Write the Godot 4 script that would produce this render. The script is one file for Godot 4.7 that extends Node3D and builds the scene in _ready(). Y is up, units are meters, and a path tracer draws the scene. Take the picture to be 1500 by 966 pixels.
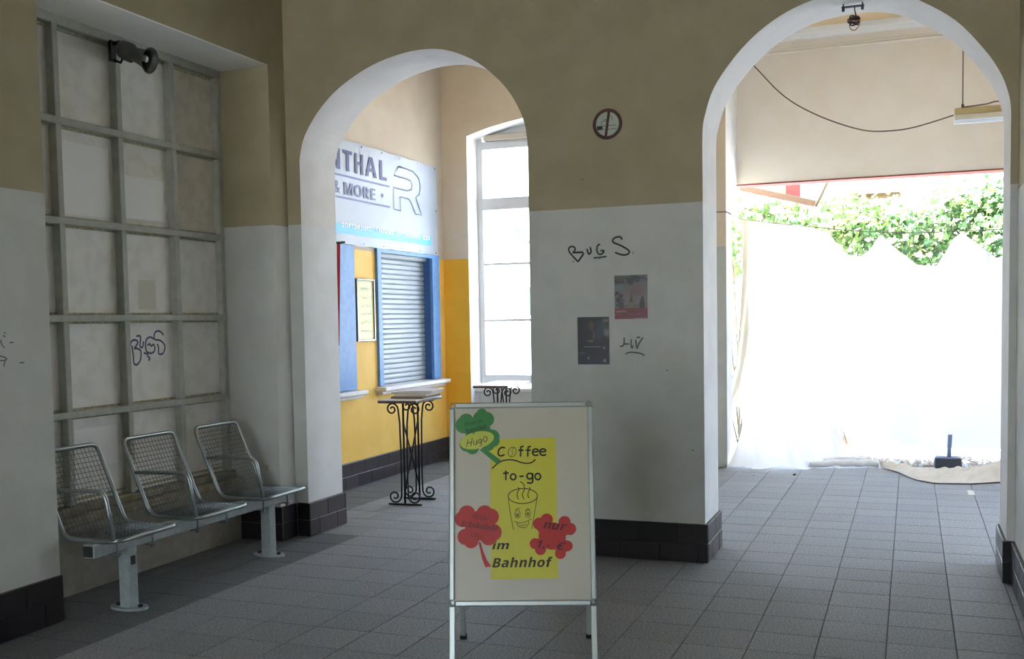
extends Node3D
# Waiting hall of a small station: dim front room, two arches, bright hall behind with a shuttered kiosk and a tarped opening.

var M := {}
var rng := RandomNumberGenerator.new()
const YS := 2.262          # height of the two-tone paint line
const ZF := -6.495         # front face of the arched wall
const ZB := -6.98          # its back face
const ZW := -10.7          # far wall of the hall
const XL := -4.2           # left wall of the front room
const XR := 0.555          # right wall of the front room
const XH := -4.9           # kiosk wall of the hall

# ---------------------------------------------------------------- geometry helpers
func st() -> SurfaceTool:
	var s := SurfaceTool.new()
	s.begin(Mesh.PRIMITIVE_TRIANGLES)
	s.set_smooth_group(-1)
	return s

func tri(s: SurfaceTool, a: Vector3, b: Vector3, c: Vector3) -> void:      # counter-clockwise seen from outside
	s.add_vertex(a); s.add_vertex(c); s.add_vertex(b)

func poly(s: SurfaceTool, p: Array, center: Vector3) -> void:
	var n := Vector3.ZERO
	var m := Vector3.ZERO
	for i in p.size():
		n += (p[i] - p[0]).cross(p[(i + 1) % p.size()] - p[0])
		m += p[i] / p.size()
	var flip: bool = n.dot(m - center) < 0.0
	for i in range(1, p.size() - 1):
		if flip:
			tri(s, p[0], p[i + 1], p[i])
		else:
			tri(s, p[0], p[i], p[i + 1])

func box(s: SurfaceTool, c: Vector3, size: Vector3, b := 0.0, xf := Transform3D.IDENTITY) -> void:
	var h := size / 2.0
	var o := xf * c
	if b <= 0.0:
		for ax in 3:
			for sg in [-1.0, 1.0]:
				var p := []
				for k in [[-1, -1], [1, -1], [1, 1], [-1, 1]]:
					var v := Vector3.ZERO
					v[ax] = sg * h[ax]
					v[(ax + 1) % 3] = k[0] * h[(ax + 1) % 3]
					v[(ax + 2) % 3] = k[1] * h[(ax + 2) % 3]
					p.append(xf * (c + v))
				poly(s, p, o)
		return
	for ax in 3:
		var u := (ax + 1) % 3
		var w := (ax + 2) % 3
		for sg in [-1.0, 1.0]:
			var p := []
			for k in [[-1, -1], [1, -1], [1, 1], [-1, 1]]:
				var v := Vector3.ZERO
				v[ax] = sg * h[ax]; v[u] = k[0] * (h[u] - b); v[w] = k[1] * (h[w] - b)
				p.append(xf * (c + v))
			poly(s, p, o)
		for k in [[-1, -1], [1, -1], [1, 1], [-1, 1]]:
			var p := []
			for e in [[-1, 0], [1, 0], [1, 1], [-1, 1]]:
				var v := Vector3.ZERO
				v[ax] = e[0] * (h[ax] - b)
				v[u] = k[0] * (h[u] - (b if e[1] == 0 else 0.0))
				v[w] = k[1] * (h[w] - (0.0 if e[1] == 0 else b))
				p.append(xf * (c + v))
			poly(s, p, o)
	for sx in [-1, 1]:
		for sy in [-1, 1]:
			for sz in [-1, 1]:
				var q := Vector3(sx, sy, sz)
				var p := []
				for ax in 3:
					var v := q * (h - Vector3(b, b, b))
					v[ax] = q[ax] * h[ax]
					p.append(xf * (c + v))
				poly(s, p, o)

func span(s: SurfaceTool, lo: Vector3, hi: Vector3, b := 0.0) -> void:
	box(s, (lo + hi) / 2.0, (hi - lo).abs(), b)

func tube(s: SurfaceTool, pts: Array, r: float, n := 8, closed := false, flat := Vector3.ZERO, h := 0.0, taper := 1.0) -> void:
	s.set_smooth_group(0)
	var m := pts.size()
	var rings := []
	var bvec := Vector3.ZERO
	for i in m:
		var t: Vector3
		if closed:
			t = pts[(i + 1) % m] - pts[(i - 1 + m) % m]
		else:
			t = pts[mini(i + 1, m - 1)] - pts[maxi(i - 1, 0)]
		t = t.normalized()
		if flat != Vector3.ZERO:
			bvec = flat
		elif i == 0:
			bvec = (Vector3.UP if absf(t.y) < 0.9 else Vector3.RIGHT)
			bvec = (bvec - t * bvec.dot(t)).normalized()
		else:
			bvec = (bvec - t * bvec.dot(t)).normalized()
		var a := t.cross(bvec).normalized()
		var rr := r * lerpf(1.0, taper, float(i) / maxf(m - 1, 1))
		var hh := h if h > 0.0 else rr
		var ring := []
		for k in n:
			var ang := TAU * k / n
			ring.append(pts[i] + a * cos(ang) * rr + bvec * sin(ang) * hh)
		rings.append(ring)
	for i in (m if closed else m - 1):
		var p = rings[i]
		var q = rings[(i + 1) % m]
		for k in n:
			var l := (k + 1) % n
			tri(s, p[k], q[k], q[l])
			tri(s, p[k], q[l], p[l])
	if not closed:
		var p = rings[0]
		var q = rings[m - 1]
		for k in range(1, n - 1):
			tri(s, p[0], p[k], p[k + 1])
			tri(s, q[0], q[k + 1], q[k])
	s.set_smooth_group(-1)

func rounded(pts: Array, r: float, seg := 5, closed := false) -> Array:
	var out := []
	var m := pts.size()
	for i in m:
		if not closed and (i == 0 or i == m - 1):
			out.append(pts[i]); continue
		var p: Vector3 = pts[i]
		var a: Vector3 = pts[(i - 1 + m) % m] - p
		var b: Vector3 = pts[(i + 1) % m] - p
		var d := minf(r, minf(a.length(), b.length()) * 0.48)
		var p0 := p + a.normalized() * d
		var p1 := p + b.normalized() * d
		for k in seg + 1:
			var t := float(k) / seg
			out.append(p0.lerp(p, t).lerp(p.lerp(p1, t), t))
	return out

func smooth_path(pts: Array, sub := 5) -> Array:          # Catmull-Rom
	var out := []
	for i in pts.size() - 1:
		var p0 = pts[maxi(i - 1, 0)]
		var p1 = pts[i]
		var p2 = pts[i + 1]
		var p3 = pts[mini(i + 2, pts.size() - 1)]
		for k in sub:
			out.append(p1.cubic_interpolate(p2, p0, p3, float(k) / sub))
	out.append(pts[-1])
	return out

func area2(p: PackedVector2Array) -> float:
	var a := 0.0
	for i in p.size():
		a += p[i].cross(p[(i + 1) % p.size()])
	return a

func prism(s: SurfaceTool, pts, z0: float, z1: float, xf := Transform3D.IDENTITY, sides := true) -> void:
	var p := PackedVector2Array(pts)
	if area2(p) < 0.0:
		p.reverse()
	var flip := xf.basis.determinant() < 0.0
	var idx := Geometry2D.triangulate_polygon(p)
	for i in range(0, idx.size(), 3):
		var a := p[idx[i]]
		var b := p[idx[i + 1]]
		var c := p[idx[i + 2]]
		if ((b - a).cross(c - a) < 0.0) != flip:
			var t := b; b = c; c = t
		tri(s, xf * Vector3(a.x, a.y, z1), xf * Vector3(b.x, b.y, z1), xf * Vector3(c.x, c.y, z1))
		tri(s, xf * Vector3(a.x, a.y, z0), xf * Vector3(c.x, c.y, z0), xf * Vector3(b.x, b.y, z0))
	if sides:
		for i in p.size():
			side(s, p[i], p[(i + 1) % p.size()], z0, z1, xf, flip)

func side(s: SurfaceTool, a: Vector2, b: Vector2, z0: float, z1: float, xf: Transform3D, flip: bool) -> void:
	if flip:
		var t := a; a = b; b = t
	var a0 := xf * Vector3(a.x, a.y, z0)
	var b0 := xf * Vector3(b.x, b.y, z0)
	var a1 := xf * Vector3(a.x, a.y, z1)
	var b1 := xf * Vector3(b.x, b.y, z1)
	tri(s, a0, b0, b1)
	tri(s, a0, b1, a1)

func lathe(s: SurfaceTool, prof: Array, n := 20, xf := Transform3D.IDENTITY) -> void:
	s.set_smooth_group(0)
	for i in prof.size() - 1:
		for j in n:
			var p := []
			for e in [[i, j], [i + 1, j], [i + 1, j + 1], [i, j + 1]]:
				var ang: float = TAU * e[1] / n
				p.append(xf * Vector3(prof[e[0]].x * cos(ang), prof[e[0]].y, prof[e[0]].x * sin(ang)))
			tri(s, p[0], p[1], p[2])
			tri(s, p[0], p[2], p[3])
	s.set_smooth_group(-1)

func circle(c: Vector2, rx: float, ry := -1.0, n := 24, rot := 0.0) -> PackedVector2Array:
	var p := PackedVector2Array()
	for i in n:
		p.append(c + Vector2(cos(TAU * i / n) * rx, sin(TAU * i / n) * (rx if ry < 0 else ry)).rotated(rot))
	return p

func ring_path(c: Vector2, rx: float, ry: float, rot := 0.0, n := 22) -> Array:
	var p := []
	for i in n + 1:
		p.append(c + Vector2(cos(TAU * i / n) * rx, sin(TAU * i / n) * ry).rotated(rot))
	return p

func mesh_of(s: SurfaceTool) -> ArrayMesh:
	s.generate_normals()
	return s.commit()

# ---------------------------------------------------------------- nodes
func part(called: String, s, m: Material, parent: Node = self, label := "") -> MeshInstance3D:
	var o := MeshInstance3D.new()
	o.name = called
	o.mesh = mesh_of(s) if s is SurfaceTool else s
	o.material_override = m
	if label:
		o.set_meta("label", label)
	parent.add_child(o, true)
	return o

func tag(o: Node, label: String, category: String, group := "") -> Node:
	o.set_meta("label", label)
	o.set_meta("category", category)
	if group:
		o.set_meta("group", group)
	return o

func thing(called: String, label: String, category: String, at := Vector3.ZERO, yaw := 0.0, group := "") -> Node3D:
	var o := Node3D.new()
	o.name = called
	add_child(o, true)
	o.position = at
	o.rotation.y = yaw
	tag(o, label, category, group)
	return o

func struct(called: String, s, m: Material, parent: Node = self) -> MeshInstance3D:
	var o := part(called, s, m, parent)
	if parent == self:
		o.set_meta("kind", "structure")
	return o

func stuff(o: Node) -> void:
	o.set_meta("kind", "stuff")

# ---------------------------------------------------------------- materials
func flat_mat(c: Color, rough := 0.7, metal := 0.0) -> StandardMaterial3D:
	var m := StandardMaterial3D.new()
	m.albedo_color = c
	m.roughness = rough
	m.metallic = metal
	return m

func noise_tex(a: Color, b: Color, freq: float, seed_: int, oct := 4, lo := 0.3, hi := 0.7, size := 512, kind := FastNoiseLite.TYPE_SIMPLEX_SMOOTH) -> NoiseTexture2D:
	var n := FastNoiseLite.new()
	n.seed = seed_
	n.noise_type = kind
	n.frequency = freq
	n.fractal_octaves = oct
	var g := Gradient.new()
	g.offsets = PackedFloat32Array([lo, hi])
	g.colors = PackedColorArray([a, b])
	var t := NoiseTexture2D.new()
	t.width = size
	t.height = size
	t.seamless = true
	t.noise = n
	t.color_ramp = g
	return t

func noisy(a: Color, b: Color, freq: float, scale: float, rough: float, seed_: int, oct := 4, lo := 0.3, hi := 0.7, bump := 0.0) -> StandardMaterial3D:
	var m := flat_mat(Color.WHITE, rough)
	m.albedo_texture = noise_tex(a, b, freq, seed_, oct, lo, hi)
	m.uv1_triplanar = true
	m.uv1_world_triplanar = true
	m.uv1_scale = Vector3(scale, scale, scale)
	if bump > 0.0:
		m.heightmap_enabled = true
		m.heightmap_texture = noise_tex(Color.BLACK, Color.WHITE, 0.03, seed_ + 50, 5, 0.2, 0.8)
		m.heightmap_scale = bump
	return m

func c8(r: int, g: int, b: int) -> Color:
	return Color8(r, g, b)

func make_materials() -> void:
	M.up = noisy(c8(166, 156, 124), c8(172, 162, 131), 0.012, 0.45, 0.85, 1, 5, 0.25, 0.75, 0.06)
	M.low = noisy(c8(197, 198, 190), c8(203, 204, 197), 0.011, 0.5, 0.8, 2, 5, 0.22, 0.62, 0.06)
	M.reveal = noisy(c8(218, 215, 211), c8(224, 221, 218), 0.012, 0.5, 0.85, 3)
	M.peach = noisy(c8(194, 181, 162), c8(199, 187, 169), 0.01, 0.4, 0.85, 4)
	M.yellow = noisy(c8(240, 194, 92), c8(244, 200, 104), 0.01, 0.5, 0.7, 5)  # kiosk run of the yellow paint, its sheen washed into the colour
	M.bulk = noisy(c8(244, 235, 222), c8(247, 239, 228), 0.01, 0.4, 0.85, 62)
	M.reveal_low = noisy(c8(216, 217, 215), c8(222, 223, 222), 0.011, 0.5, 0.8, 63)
	M.orange = noisy(c8(250, 190, 52), c8(252, 196, 62), 0.01, 0.5, 0.7, 64)  # same yellow paint on the far wall, without the washed-in sheen
	M.peach_far = noisy(c8(226, 210, 188), c8(230, 216, 196), 0.01, 0.4, 0.85, 65)
	M.soffit = flat_mat(c8(244, 243, 236), 0.8)
	M.pale_top = noisy(c8(222, 214, 206), c8(238, 234, 230), 0.02, 3.0, 0.4, 60)
	M.cornice = flat_mat(c8(252, 251, 250), 0.8)
	M.dirt = noisy(c8(160, 150, 112), c8(196, 188, 160), 0.03, 2.0, 0.8, 61)
	M.ochre = flat_mat(c8(232, 204, 160), 0.9)
	M.white_wall = noisy(c8(226, 224, 220), c8(234, 233, 230), 0.01, 0.5, 0.85, 6)
	M.concrete = noisy(c8(142, 138, 126), c8(152, 148, 136), 0.02, 0.8, 0.9, 7, 5, 0.25, 0.7, 0.1)
	M.ledge = noisy(c8(138, 130, 106), c8(162, 156, 136), 0.02, 1.0, 0.85, 8)
	M.bar = noisy(c8(172, 174, 160), c8(182, 184, 172), 0.02, 1.0, 0.55, 9)
	M.panes = []
	var tones := [[c8(226, 221, 208), c8(236, 232, 222)], [c8(232, 229, 221), c8(241, 239, 233)], [c8(214, 206, 186), c8(226, 218, 200)]]
	for i in 3:
		M.panes.append(noisy(tones[i][0], tones[i][1], 0.014, 0.9, 0.55, 10 + i, 4, 0.2, 0.6))
	M.patch = flat_mat(c8(250, 249, 246), 0.6)
	M.patch_dark = flat_mat(c8(216, 211, 196), 0.6)
	M.grout = flat_mat(c8(70, 66, 62), 0.9)
	M.tiles = []
	var tt := [[c8(126, 127, 127), c8(164, 165, 165)], [c8(122, 123, 123), c8(160, 161, 161)], [c8(130, 130, 130), c8(167, 167, 167)]]
	for i in 3:
		var m := noisy(tt[i][0], tt[i][1], 0.045, 3.0, 0.72, 20 + i, 3, 0.35, 0.72, 0.05)
		M.tiles.append(m)
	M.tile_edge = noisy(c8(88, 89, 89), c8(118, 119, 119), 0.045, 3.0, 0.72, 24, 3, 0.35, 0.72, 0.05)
	M.tile_plain = noisy(c8(134, 134, 133), c8(156, 156, 155), 0.04, 2.0, 0.66, 25, 3, 0.3, 0.75, 0.03)
	M.glazed_lit = []  # same glazed tile, its colour lightened where more light falls
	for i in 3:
		M.glazed_lit.append(flat_mat([c8(64, 58, 58), c8(57, 52, 53), c8(70, 63, 62)][i], 0.3))
	M.glazed = []  # same dark glaze, kept deeper for the runs in shade
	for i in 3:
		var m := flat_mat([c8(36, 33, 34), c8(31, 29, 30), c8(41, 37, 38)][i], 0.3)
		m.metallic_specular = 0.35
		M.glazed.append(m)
	M.mortar = flat_mat(c8(96, 88, 80), 0.9)
	M.steel = flat_mat(c8(150, 158, 156), 0.32, 0.85)
	M.steel_paint = noisy(c8(148, 158, 156), c8(160, 169, 167), 0.02, 2.0, 0.42, 30)
	M.wire = flat_mat(c8(128, 134, 132), 0.4, 0.7)
	M.dark = flat_mat(c8(28, 28, 28), 0.6)
	M.iron = flat_mat(c8(22, 21, 22), 0.45, 0.3)
	M.alu = flat_mat(c8(190, 198, 192), 0.34, 0.55)
	M.chrome = flat_mat(c8(120, 122, 122), 0.22, 0.9)
	M.sheet = flat_mat(c8(196, 191, 172), 0.3)
	M.yellow_paper = flat_mat(c8(206, 200, 56), 0.42)
	M.green = flat_mat(c8(52, 134, 62), 0.42)
	M.lime = flat_mat(c8(198, 206, 82), 0.32)
	M.red = flat_mat(c8(186, 36, 26), 0.45)
	M.ink = flat_mat(c8(44, 38, 16), 0.5)
	M.ink_dark = flat_mat(c8(26, 22, 22), 0.5)
	M.ink_green = flat_mat(c8(14, 62, 30), 0.5)
	M.ink_red = flat_mat(c8(84, 18, 22), 0.5)
	M.marker = flat_mat(c8(40, 46, 48), 0.6)
	M.marker_grey = flat_mat(c8(88, 92, 88), 0.6)
	M.marker_violet = flat_mat(c8(98, 92, 132), 0.6)
	M.blue = noisy(c8(92, 142, 198), c8(100, 150, 206), 0.02, 1.0, 0.5, 31)
	M.blue_deep = flat_mat(c8(66, 108, 164), 0.5)
	M.slat = flat_mat(c8(166, 176, 184), 0.42)
	M.sill = noisy(c8(214, 210, 206), c8(226, 223, 220), 0.02, 1.0, 0.4, 32)
	M.banner = flat_mat(c8(168, 177, 189), 0.4)
	M.banner_blue = flat_mat(c8(70, 178, 226), 0.4)
	M.banner_ink = flat_mat(c8(56, 58, 116), 0.5)
	M.banner_ink2 = flat_mat(c8(98, 108, 150), 0.5)
	M.banner_line = flat_mat(c8(112, 120, 142), 0.5)
	M.white = flat_mat(c8(236, 236, 236), 0.5)
	M.window_paint = flat_mat(c8(222, 222, 222), 0.4)
	M.sign_yellow = flat_mat(c8(206, 204, 136), 0.4)
	M.sign_ink = flat_mat(c8(150, 178, 148), 0.6)
	M.sign_red = flat_mat(c8(178, 32, 28), 0.5)
	M.wood_dark = noisy(c8(60, 40, 28), c8(92, 64, 46), 0.02, 4.0, 0.3, 33)
	M.wood_dark.clearcoat_enabled = true
	M.wood_dark.clearcoat = 1.0
	M.wood_dark.clearcoat_roughness = 0.08
	M.paper = flat_mat(c8(206, 196, 182), 0.8)
	M.paper2 = flat_mat(c8(222, 220, 216), 0.7)
	M.paper_dark = flat_mat(c8(136, 116, 104), 0.8)
	M.nos_red = flat_mat(c8(70, 24, 14), 0.5)
	M.nos_white = flat_mat(c8(176, 184, 164), 0.5)
	M.horn = flat_mat(c8(72, 73, 68), 0.5)
	M.horn_tip = flat_mat(c8(248, 248, 246), 0.3)
	M.cable = flat_mat(c8(110, 96, 84), 0.7)
	M.lamp_body = flat_mat(c8(196, 178, 132), 0.5)
	M.lamp_white = flat_mat(c8(236, 238, 240), 0.25)
	M.glass = flat_mat(Color(1, 1, 1, 0.06), 0.0)
	M.glass.transparency = BaseMaterial3D.TRANSPARENCY_ALPHA
	M.decal_green = flat_mat(Color(0.72, 0.95, 0.80, 0.75), 0.6)
	M.decal_green.transparency = BaseMaterial3D.TRANSPARENCY_ALPHA
	M.tarp = flat_mat(c8(238, 236, 231), 0.6)
	M.tarp.backlight_enabled = true
	M.tarp.backlight = Color(0.40, 0.395, 0.385)
	M.tarp_shaded = flat_mat(c8(208, 196, 176), 0.65)  # white tarp turned beige to carry the shade on its folds
	M.ground = noisy(c8(196, 196, 196), c8(216, 216, 216), 0.03, 0.6, 0.95, 40)
	M.gravel = flat_mat(c8(214, 204, 194), 0.95)
	M.twig = flat_mat(c8(146, 116, 100), 0.9)
	M.wood = flat_mat(c8(120, 92, 70), 0.8)
	M.red_wood = flat_mat(c8(140, 66, 60), 0.7)
	M.block = flat_mat(c8(60, 66, 76), 0.7)
	M.post = flat_mat(c8(112, 126, 158), 0.5)
	M.canopy = flat_mat(c8(240, 240, 238), 0.7)
	M.facade = flat_mat(c8(214, 206, 190), 0.85)
	M.leaf = flat_mat(Color.WHITE, 0.55)
	M.leaf.vertex_color_use_as_albedo = true
	M.leaf.backlight_enabled = true
	M.leaf.backlight = Color(0.7, 0.7, 0.7)
	M.stem = flat_mat(c8(104, 92, 72), 0.9)
	M.sticker = flat_mat(c8(214, 210, 196), 0.6)
	M.coil = flat_mat(c8(30, 26, 24), 0.5)
	M.copper = flat_mat(c8(170, 108, 70), 0.5)

# ---------------------------------------------------------------- text and strokes
func text_mesh(txt: String, face: String, bold: bool, height: float, depth: float, shear := 0.0, narrow := 1.0) -> ArrayMesh:
	var f := SystemFont.new()
	f.font_names = PackedStringArray([face])
	if bold:
		f.font_weight = 700
	var t := TextMesh.new()
	t.font = f
	t.text = txt
	t.font_size = 32
	t.pixel_size = height / 32.0
	t.depth = depth
	t.curve_step = 2.0
	var a := t.get_mesh_arrays()
	var v: PackedVector3Array = a[Mesh.ARRAY_VERTEX]
	for i in v.size():
		v[i] = Vector3((v[i].x + v[i].y * shear) * narrow, v[i].y, v[i].z)
	a[Mesh.ARRAY_VERTEX] = v
	var m := ArrayMesh.new()
	m.add_surface_from_arrays(Mesh.PRIMITIVE_TRIANGLES, a)
	return m

func write(parent: Node, called: String, txt: String, face: String, bold: bool, at: Vector3, basis: Basis, width: float, height: float, mat: Material, shear := 0.0) -> void:
	var m := text_mesh(txt, face, bold, height, 0.0012, shear)
	var w := m.get_aabb().size
	var o := part(called, m, mat, parent)
	var c := m.get_aabb().get_center()
	var b := basis * Basis.from_scale(Vector3(width / maxf(w.x, 0.001), height / maxf(w.y, 0.001), 1.0))
	o.transform = Transform3D(b, at - b * Vector3(c.x, c.y, 0))

func stroke(s: SurfaceTool, pts: Array, conv: Callable, w: float, normal: Vector3, curved := true, taper := 1.0) -> void:
	var p := []
	for q in pts:
		p.append(conv.call(q))
	if curved and p.size() > 2:
		p = smooth_path(p, 4)
	tube(s, p, w / 2.0, 6, false, normal, 0.0007, taper)

func v2(list: Array) -> Array:
	var out := []
	for i in range(0, list.size(), 2):
		out.append(Vector2(list[i], list[i + 1]))
	return out

# ---------------------------------------------------------------- building shell
func wall_slab(called: String, pts: Array, z0: float, z1: float, xf: Transform3D, low: Material, up: Material, rlow: Material, rup: Material, ys := YS) -> MeshInstance3D:
	var p := PackedVector2Array(pts)
	if area2(p) < 0.0:
		p.reverse()
	var flip := xf.basis.determinant() < 0.0
	var mesh := ArrayMesh.new()
	var mats := []
	for half in 2:
		var clip := PackedVector2Array([Vector2(-50, -5), Vector2(50, -5), Vector2(50, ys), Vector2(-50, ys)]) if half == 0 else PackedVector2Array([Vector2(-50, ys), Vector2(50, ys), Vector2(50, 30), Vector2(-50, 30)])
		var pieces := Geometry2D.intersect_polygons(p, clip)
		if pieces.is_empty():
			continue
		var s := st()
		for q in pieces:
			prism(s, q, z0, z1, xf, false)
		s.generate_normals()
		s.commit(mesh)
		mats.append(low if half == 0 else up)
		var r := st()
		for q in pieces:
			if area2(q) < 0.0:
				q.reverse()
			for i in q.size():
				var a: Vector2 = q[i]
				var b: Vector2 = q[(i + 1) % q.size()]
				if absf(a.y - ys) < 0.0005 and absf(b.y - ys) < 0.0005:
					continue
				side(r, a, b, z0, z1, xf, flip)
		r.generate_normals()
		r.commit(mesh)
		mats.append(rlow if half == 0 else rup)
	var o := MeshInstance3D.new()
	o.name = called
	for i in mesh.get_surface_count():
		mesh.surface_set_material(i, mats[i])
	o.mesh = mesh
	o.set_meta("kind", "structure")
	add_child(o, true)
	return o

func curve(list: Array) -> Array:
	return smooth_path(v2(list), 4)

func baseboard(called: String, a: Vector3, b: Vector3, n: Vector3) -> void:
	var d := (b - a).normalized()
	var total := a.distance_to(b)
	var basis := Basis(d, Vector3.UP, d.cross(Vector3.UP))
	var s := st()
	box(s, Vector3(total / 2, 0.122, 0), Vector3(total, 0.244, 0.012), 0.0, Transform3D(basis, a + n * 0.006))
	var o := struct(called, s, M.mortar)
	var meshes := {}
	var pale: bool = called.contains("arch") or called.contains("kiosk") or called.contains("far") or called.contains("jamb")  # brighter runs take the tile colour with light mixed in
	for course in 2:
		var x := -0.12 if course == 0 else 0.0
		while x < total - 0.002:
			var x0 := maxf(x, 0.0)
			var x1 := minf(x + 0.25, total)
			x += 0.25
			if x1 - x0 < 0.012:
				continue
			var ln := snappedf(x1 - x0 - 0.003, 0.0005)
			if not meshes.has(ln):
				var q := st()
				box(q, Vector3.ZERO, Vector3(ln, 0.1195, 0.016), 0.003)
				meshes[ln] = mesh_of(q)
			var t := part("tile", meshes[ln], (M.glazed_lit if pale else M.glazed)[rng.randi() % 3], o)
			t.transform = Transform3D(basis, a + d * ((x0 + x1) / 2) + n * (0.0125 + rng.randf() * 0.001) + Vector3.UP * (0.061 + 0.122 * course))

func shell() -> void:
	var I := Transform3D.IDENTITY
	# front wall with its two basket arches
	var arch1 := curve([-4.09, 2.66, -4.085, 2.75, -4.035, 2.90, -3.90, 3.075, -3.73, 3.21, -3.49, 3.325, -3.25, 3.382, -3.05, 3.39, -2.89, 3.358, -2.70, 3.265, -2.53, 3.115, -2.434, 2.98, -2.374, 2.84, -2.354, 2.70, -2.352, 2.60])
	var arch2 := curve([-1.208, 2.62, -1.204, 2.72, -1.188, 2.80, -1.137, 2.945, -1.03, 3.097, -0.90, 3.228, -0.74, 3.335, -0.56, 3.402, -0.33, 3.43, -0.12, 3.405, 0.05, 3.322, 0.227, 3.196, 0.369, 3.029, 0.457, 2.888, 0.500, 2.77, 0.514, 2.68, 0.515, 2.58])
	var p := [Vector2(-5.2, 0), Vector2(-4.095, 0)] + arch1 + [Vector2(-2.357, 0), Vector2(-1.206, 0)] + arch2 + [Vector2(0.513, 0), Vector2(2.7, 0), Vector2(2.7, 4.7), Vector2(-5.2, 4.7)]
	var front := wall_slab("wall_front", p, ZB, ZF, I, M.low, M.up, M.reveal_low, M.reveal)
	wall_marks(front)
	# left wall with the glazed niche; local x runs along -z
	var lx := Transform3D(Basis(Vector3(0, 0, -1), Vector3.UP, Vector3(1, 0, 0)), Vector3.ZERO)
	var niche := [Vector2(-6.8, 0), Vector2(4.225, 0), Vector2(4.225, 3.36), Vector2(6.295, 3.36), Vector2(6.295, 0), Vector2(-ZF, 0), Vector2(-ZF, 4.5), Vector2(-6.8, 4.5)]
	var left := wall_slab("wall_left", niche, -4.68, XL, lx, M.low, M.up, M.low, M.up, 2.248)
	left_marks(left)
	var s := st()
	span(s, Vector3(-4.85, 0, -6.495), Vector3(-4.68, 4.5, -4.0))
	struct("wall_niche", s, M.concrete)
	s = st()
	span(s, Vector3(-4.68, 0, -6.295), Vector3(-4.53, 0.40, -4.225), 0.004)
	struct("trim_1", s, M.concrete)
	s = st()
	span(s, Vector3(-4.68, 0.40, -6.295), Vector3(-4.515, 0.455, -4.225), 0.006)
	span(s, Vector3(-4.68, 0.455, -6.295), Vector3(-4.57, 0.50, -4.225), 0.006)
	struct("trim_2", s, M.ledge)
	s = st()
	span(s, Vector3(-4.68, 3.352, -6.293), Vector3(-4.202, 3.362, -4.227))
	struct("trim_5", s, M.soffit)
	# right wall
	wall_slab("wall_right", [Vector2(-6.8, 0), Vector2(-ZF, 0), Vector2(-ZF, 4.5), Vector2(-6.8, 4.5)], XR, XR + 0.3, lx, M.low, M.up, M.low, M.up, 2.23)
	# wall behind the camera with the entrance
	wall_slab("wall_back", [Vector2(-4.85, 0), Vector2(-4.15, 0), Vector2(-4.15, 3.6), Vector2(-2.35, 3.6), Vector2(-2.35, 0), Vector2(-1.15, 0), Vector2(-1.15, 3.6), Vector2(0.5, 3.6), Vector2(0.5, 0), Vector2(0.9, 0), Vector2(0.9, 4.5), Vector2(-4.85, 4.5)], 6.5, 6.8, I, M.low, M.up, M.low, M.up, 2.24)
	s = st()
	for k in 2:                                   # unseen entrance, split in two to spread the shadow of the sign board
		var xa: float = [-4.15, -1.15][k]
		var xb: float = [-2.35, 0.5][k]
		var xm := (xa + xb) / 2
		s = st()
		for x in [xa + 0.04, xm, xb - 0.04]:
			span(s, Vector3(x - 0.04, 0, 6.66), Vector3(x + 0.04, 3.6, 6.72))
		for y in [0.04, 2.4, 3.56]:
			span(s, Vector3(xa + 0.08, y - 0.04, 6.665), Vector3(xb - 0.08, y + 0.04, 6.715))
		var unseen_door := struct("unseen_door_%d" % (k + 1), s, M.bar)
		for x in [[xa + 0.08, xm - 0.04], [xm + 0.04, xb - 0.08]]:
			for y in [[0.08, 2.36], [2.44, 3.52]]:
				s = st()
				span(s, Vector3(x[0], y[0], 6.687), Vector3(x[1], y[1], 6.693))
				part("pane", s, M.glass, unseen_door)
	s = st()
	span(s, Vector3(-4.85, 4.4, -6.495), Vector3(0.855, 4.5, 6.8))
	struct("ceiling", s, M.up)
	# hall: kiosk wall
	s = st()
	for b in [[0.0, 0.87, -6.98, -10.75], [0.87, 2.24, -6.98, -7.25], [0.87, 2.24, -8.56, -9.13], [0.87, 2.24, -10.42, -10.75]]:
		span(s, Vector3(-5.2, b[0], b[2]), Vector3(XH, b[1], b[3]))
	struct("wall_kiosk", s, M.yellow)
	s = st()
	span(s, Vector3(-5.2, 2.24, -6.98), Vector3(XH, 4.7, -10.75))
	struct("wall_kiosk_upper", s, M.peach)
	s = st()
	span(s, Vector3(-5.3, 0.8, -6.98), Vector3(-5.12, 2.3, -10.7))
	struct("wall_kiosk_back", s, M.concrete)
	# hall: far wall with the arched window recess
	var ah := [Vector2(-4.596, 3.585), Vector2(-4.35, 3.655), Vector2(-4.09, 3.705), Vector2(-3.895, 3.733), Vector2(-3.7, 3.742)]
	wall_slab("wall_far_left", [Vector2(XH - 0.3, 0), Vector2(-4.596, 0)] + ah + [Vector2(-3.7, 4.7), Vector2(XH - 0.3, 4.7)], -11.06, ZW, I, M.orange, M.peach_far, M.white_wall, M.white_wall, 2.24)
	var ar := [Vector2(-3.7, 3.742), Vector2(-3.505, 3.733), Vector2(-3.31, 3.705), Vector2(-3.05, 3.655), Vector2(-2.804, 3.585), Vector2(-2.804, 0)]
	wall_slab("wall_far_right", ar + [Vector2(-1.755, 0), Vector2(-1.755, 4.7), Vector2(-3.7, 4.7)], -11.06, ZW, I, M.low, M.peach_far, M.white_wall, M.white_wall, 2.26)
	s = st()
	span(s, Vector3(-4.596, 0, -11.06), Vector3(-2.804, 0.74, -10.93))
	struct("wall_parapet", s, M.white_wall)
	# bulkhead round the open corner
	s = st()
	span(s, Vector3(-2.0, 2.965, -11.65), Vector3(-1.755, 4.7, -11.06))
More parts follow.
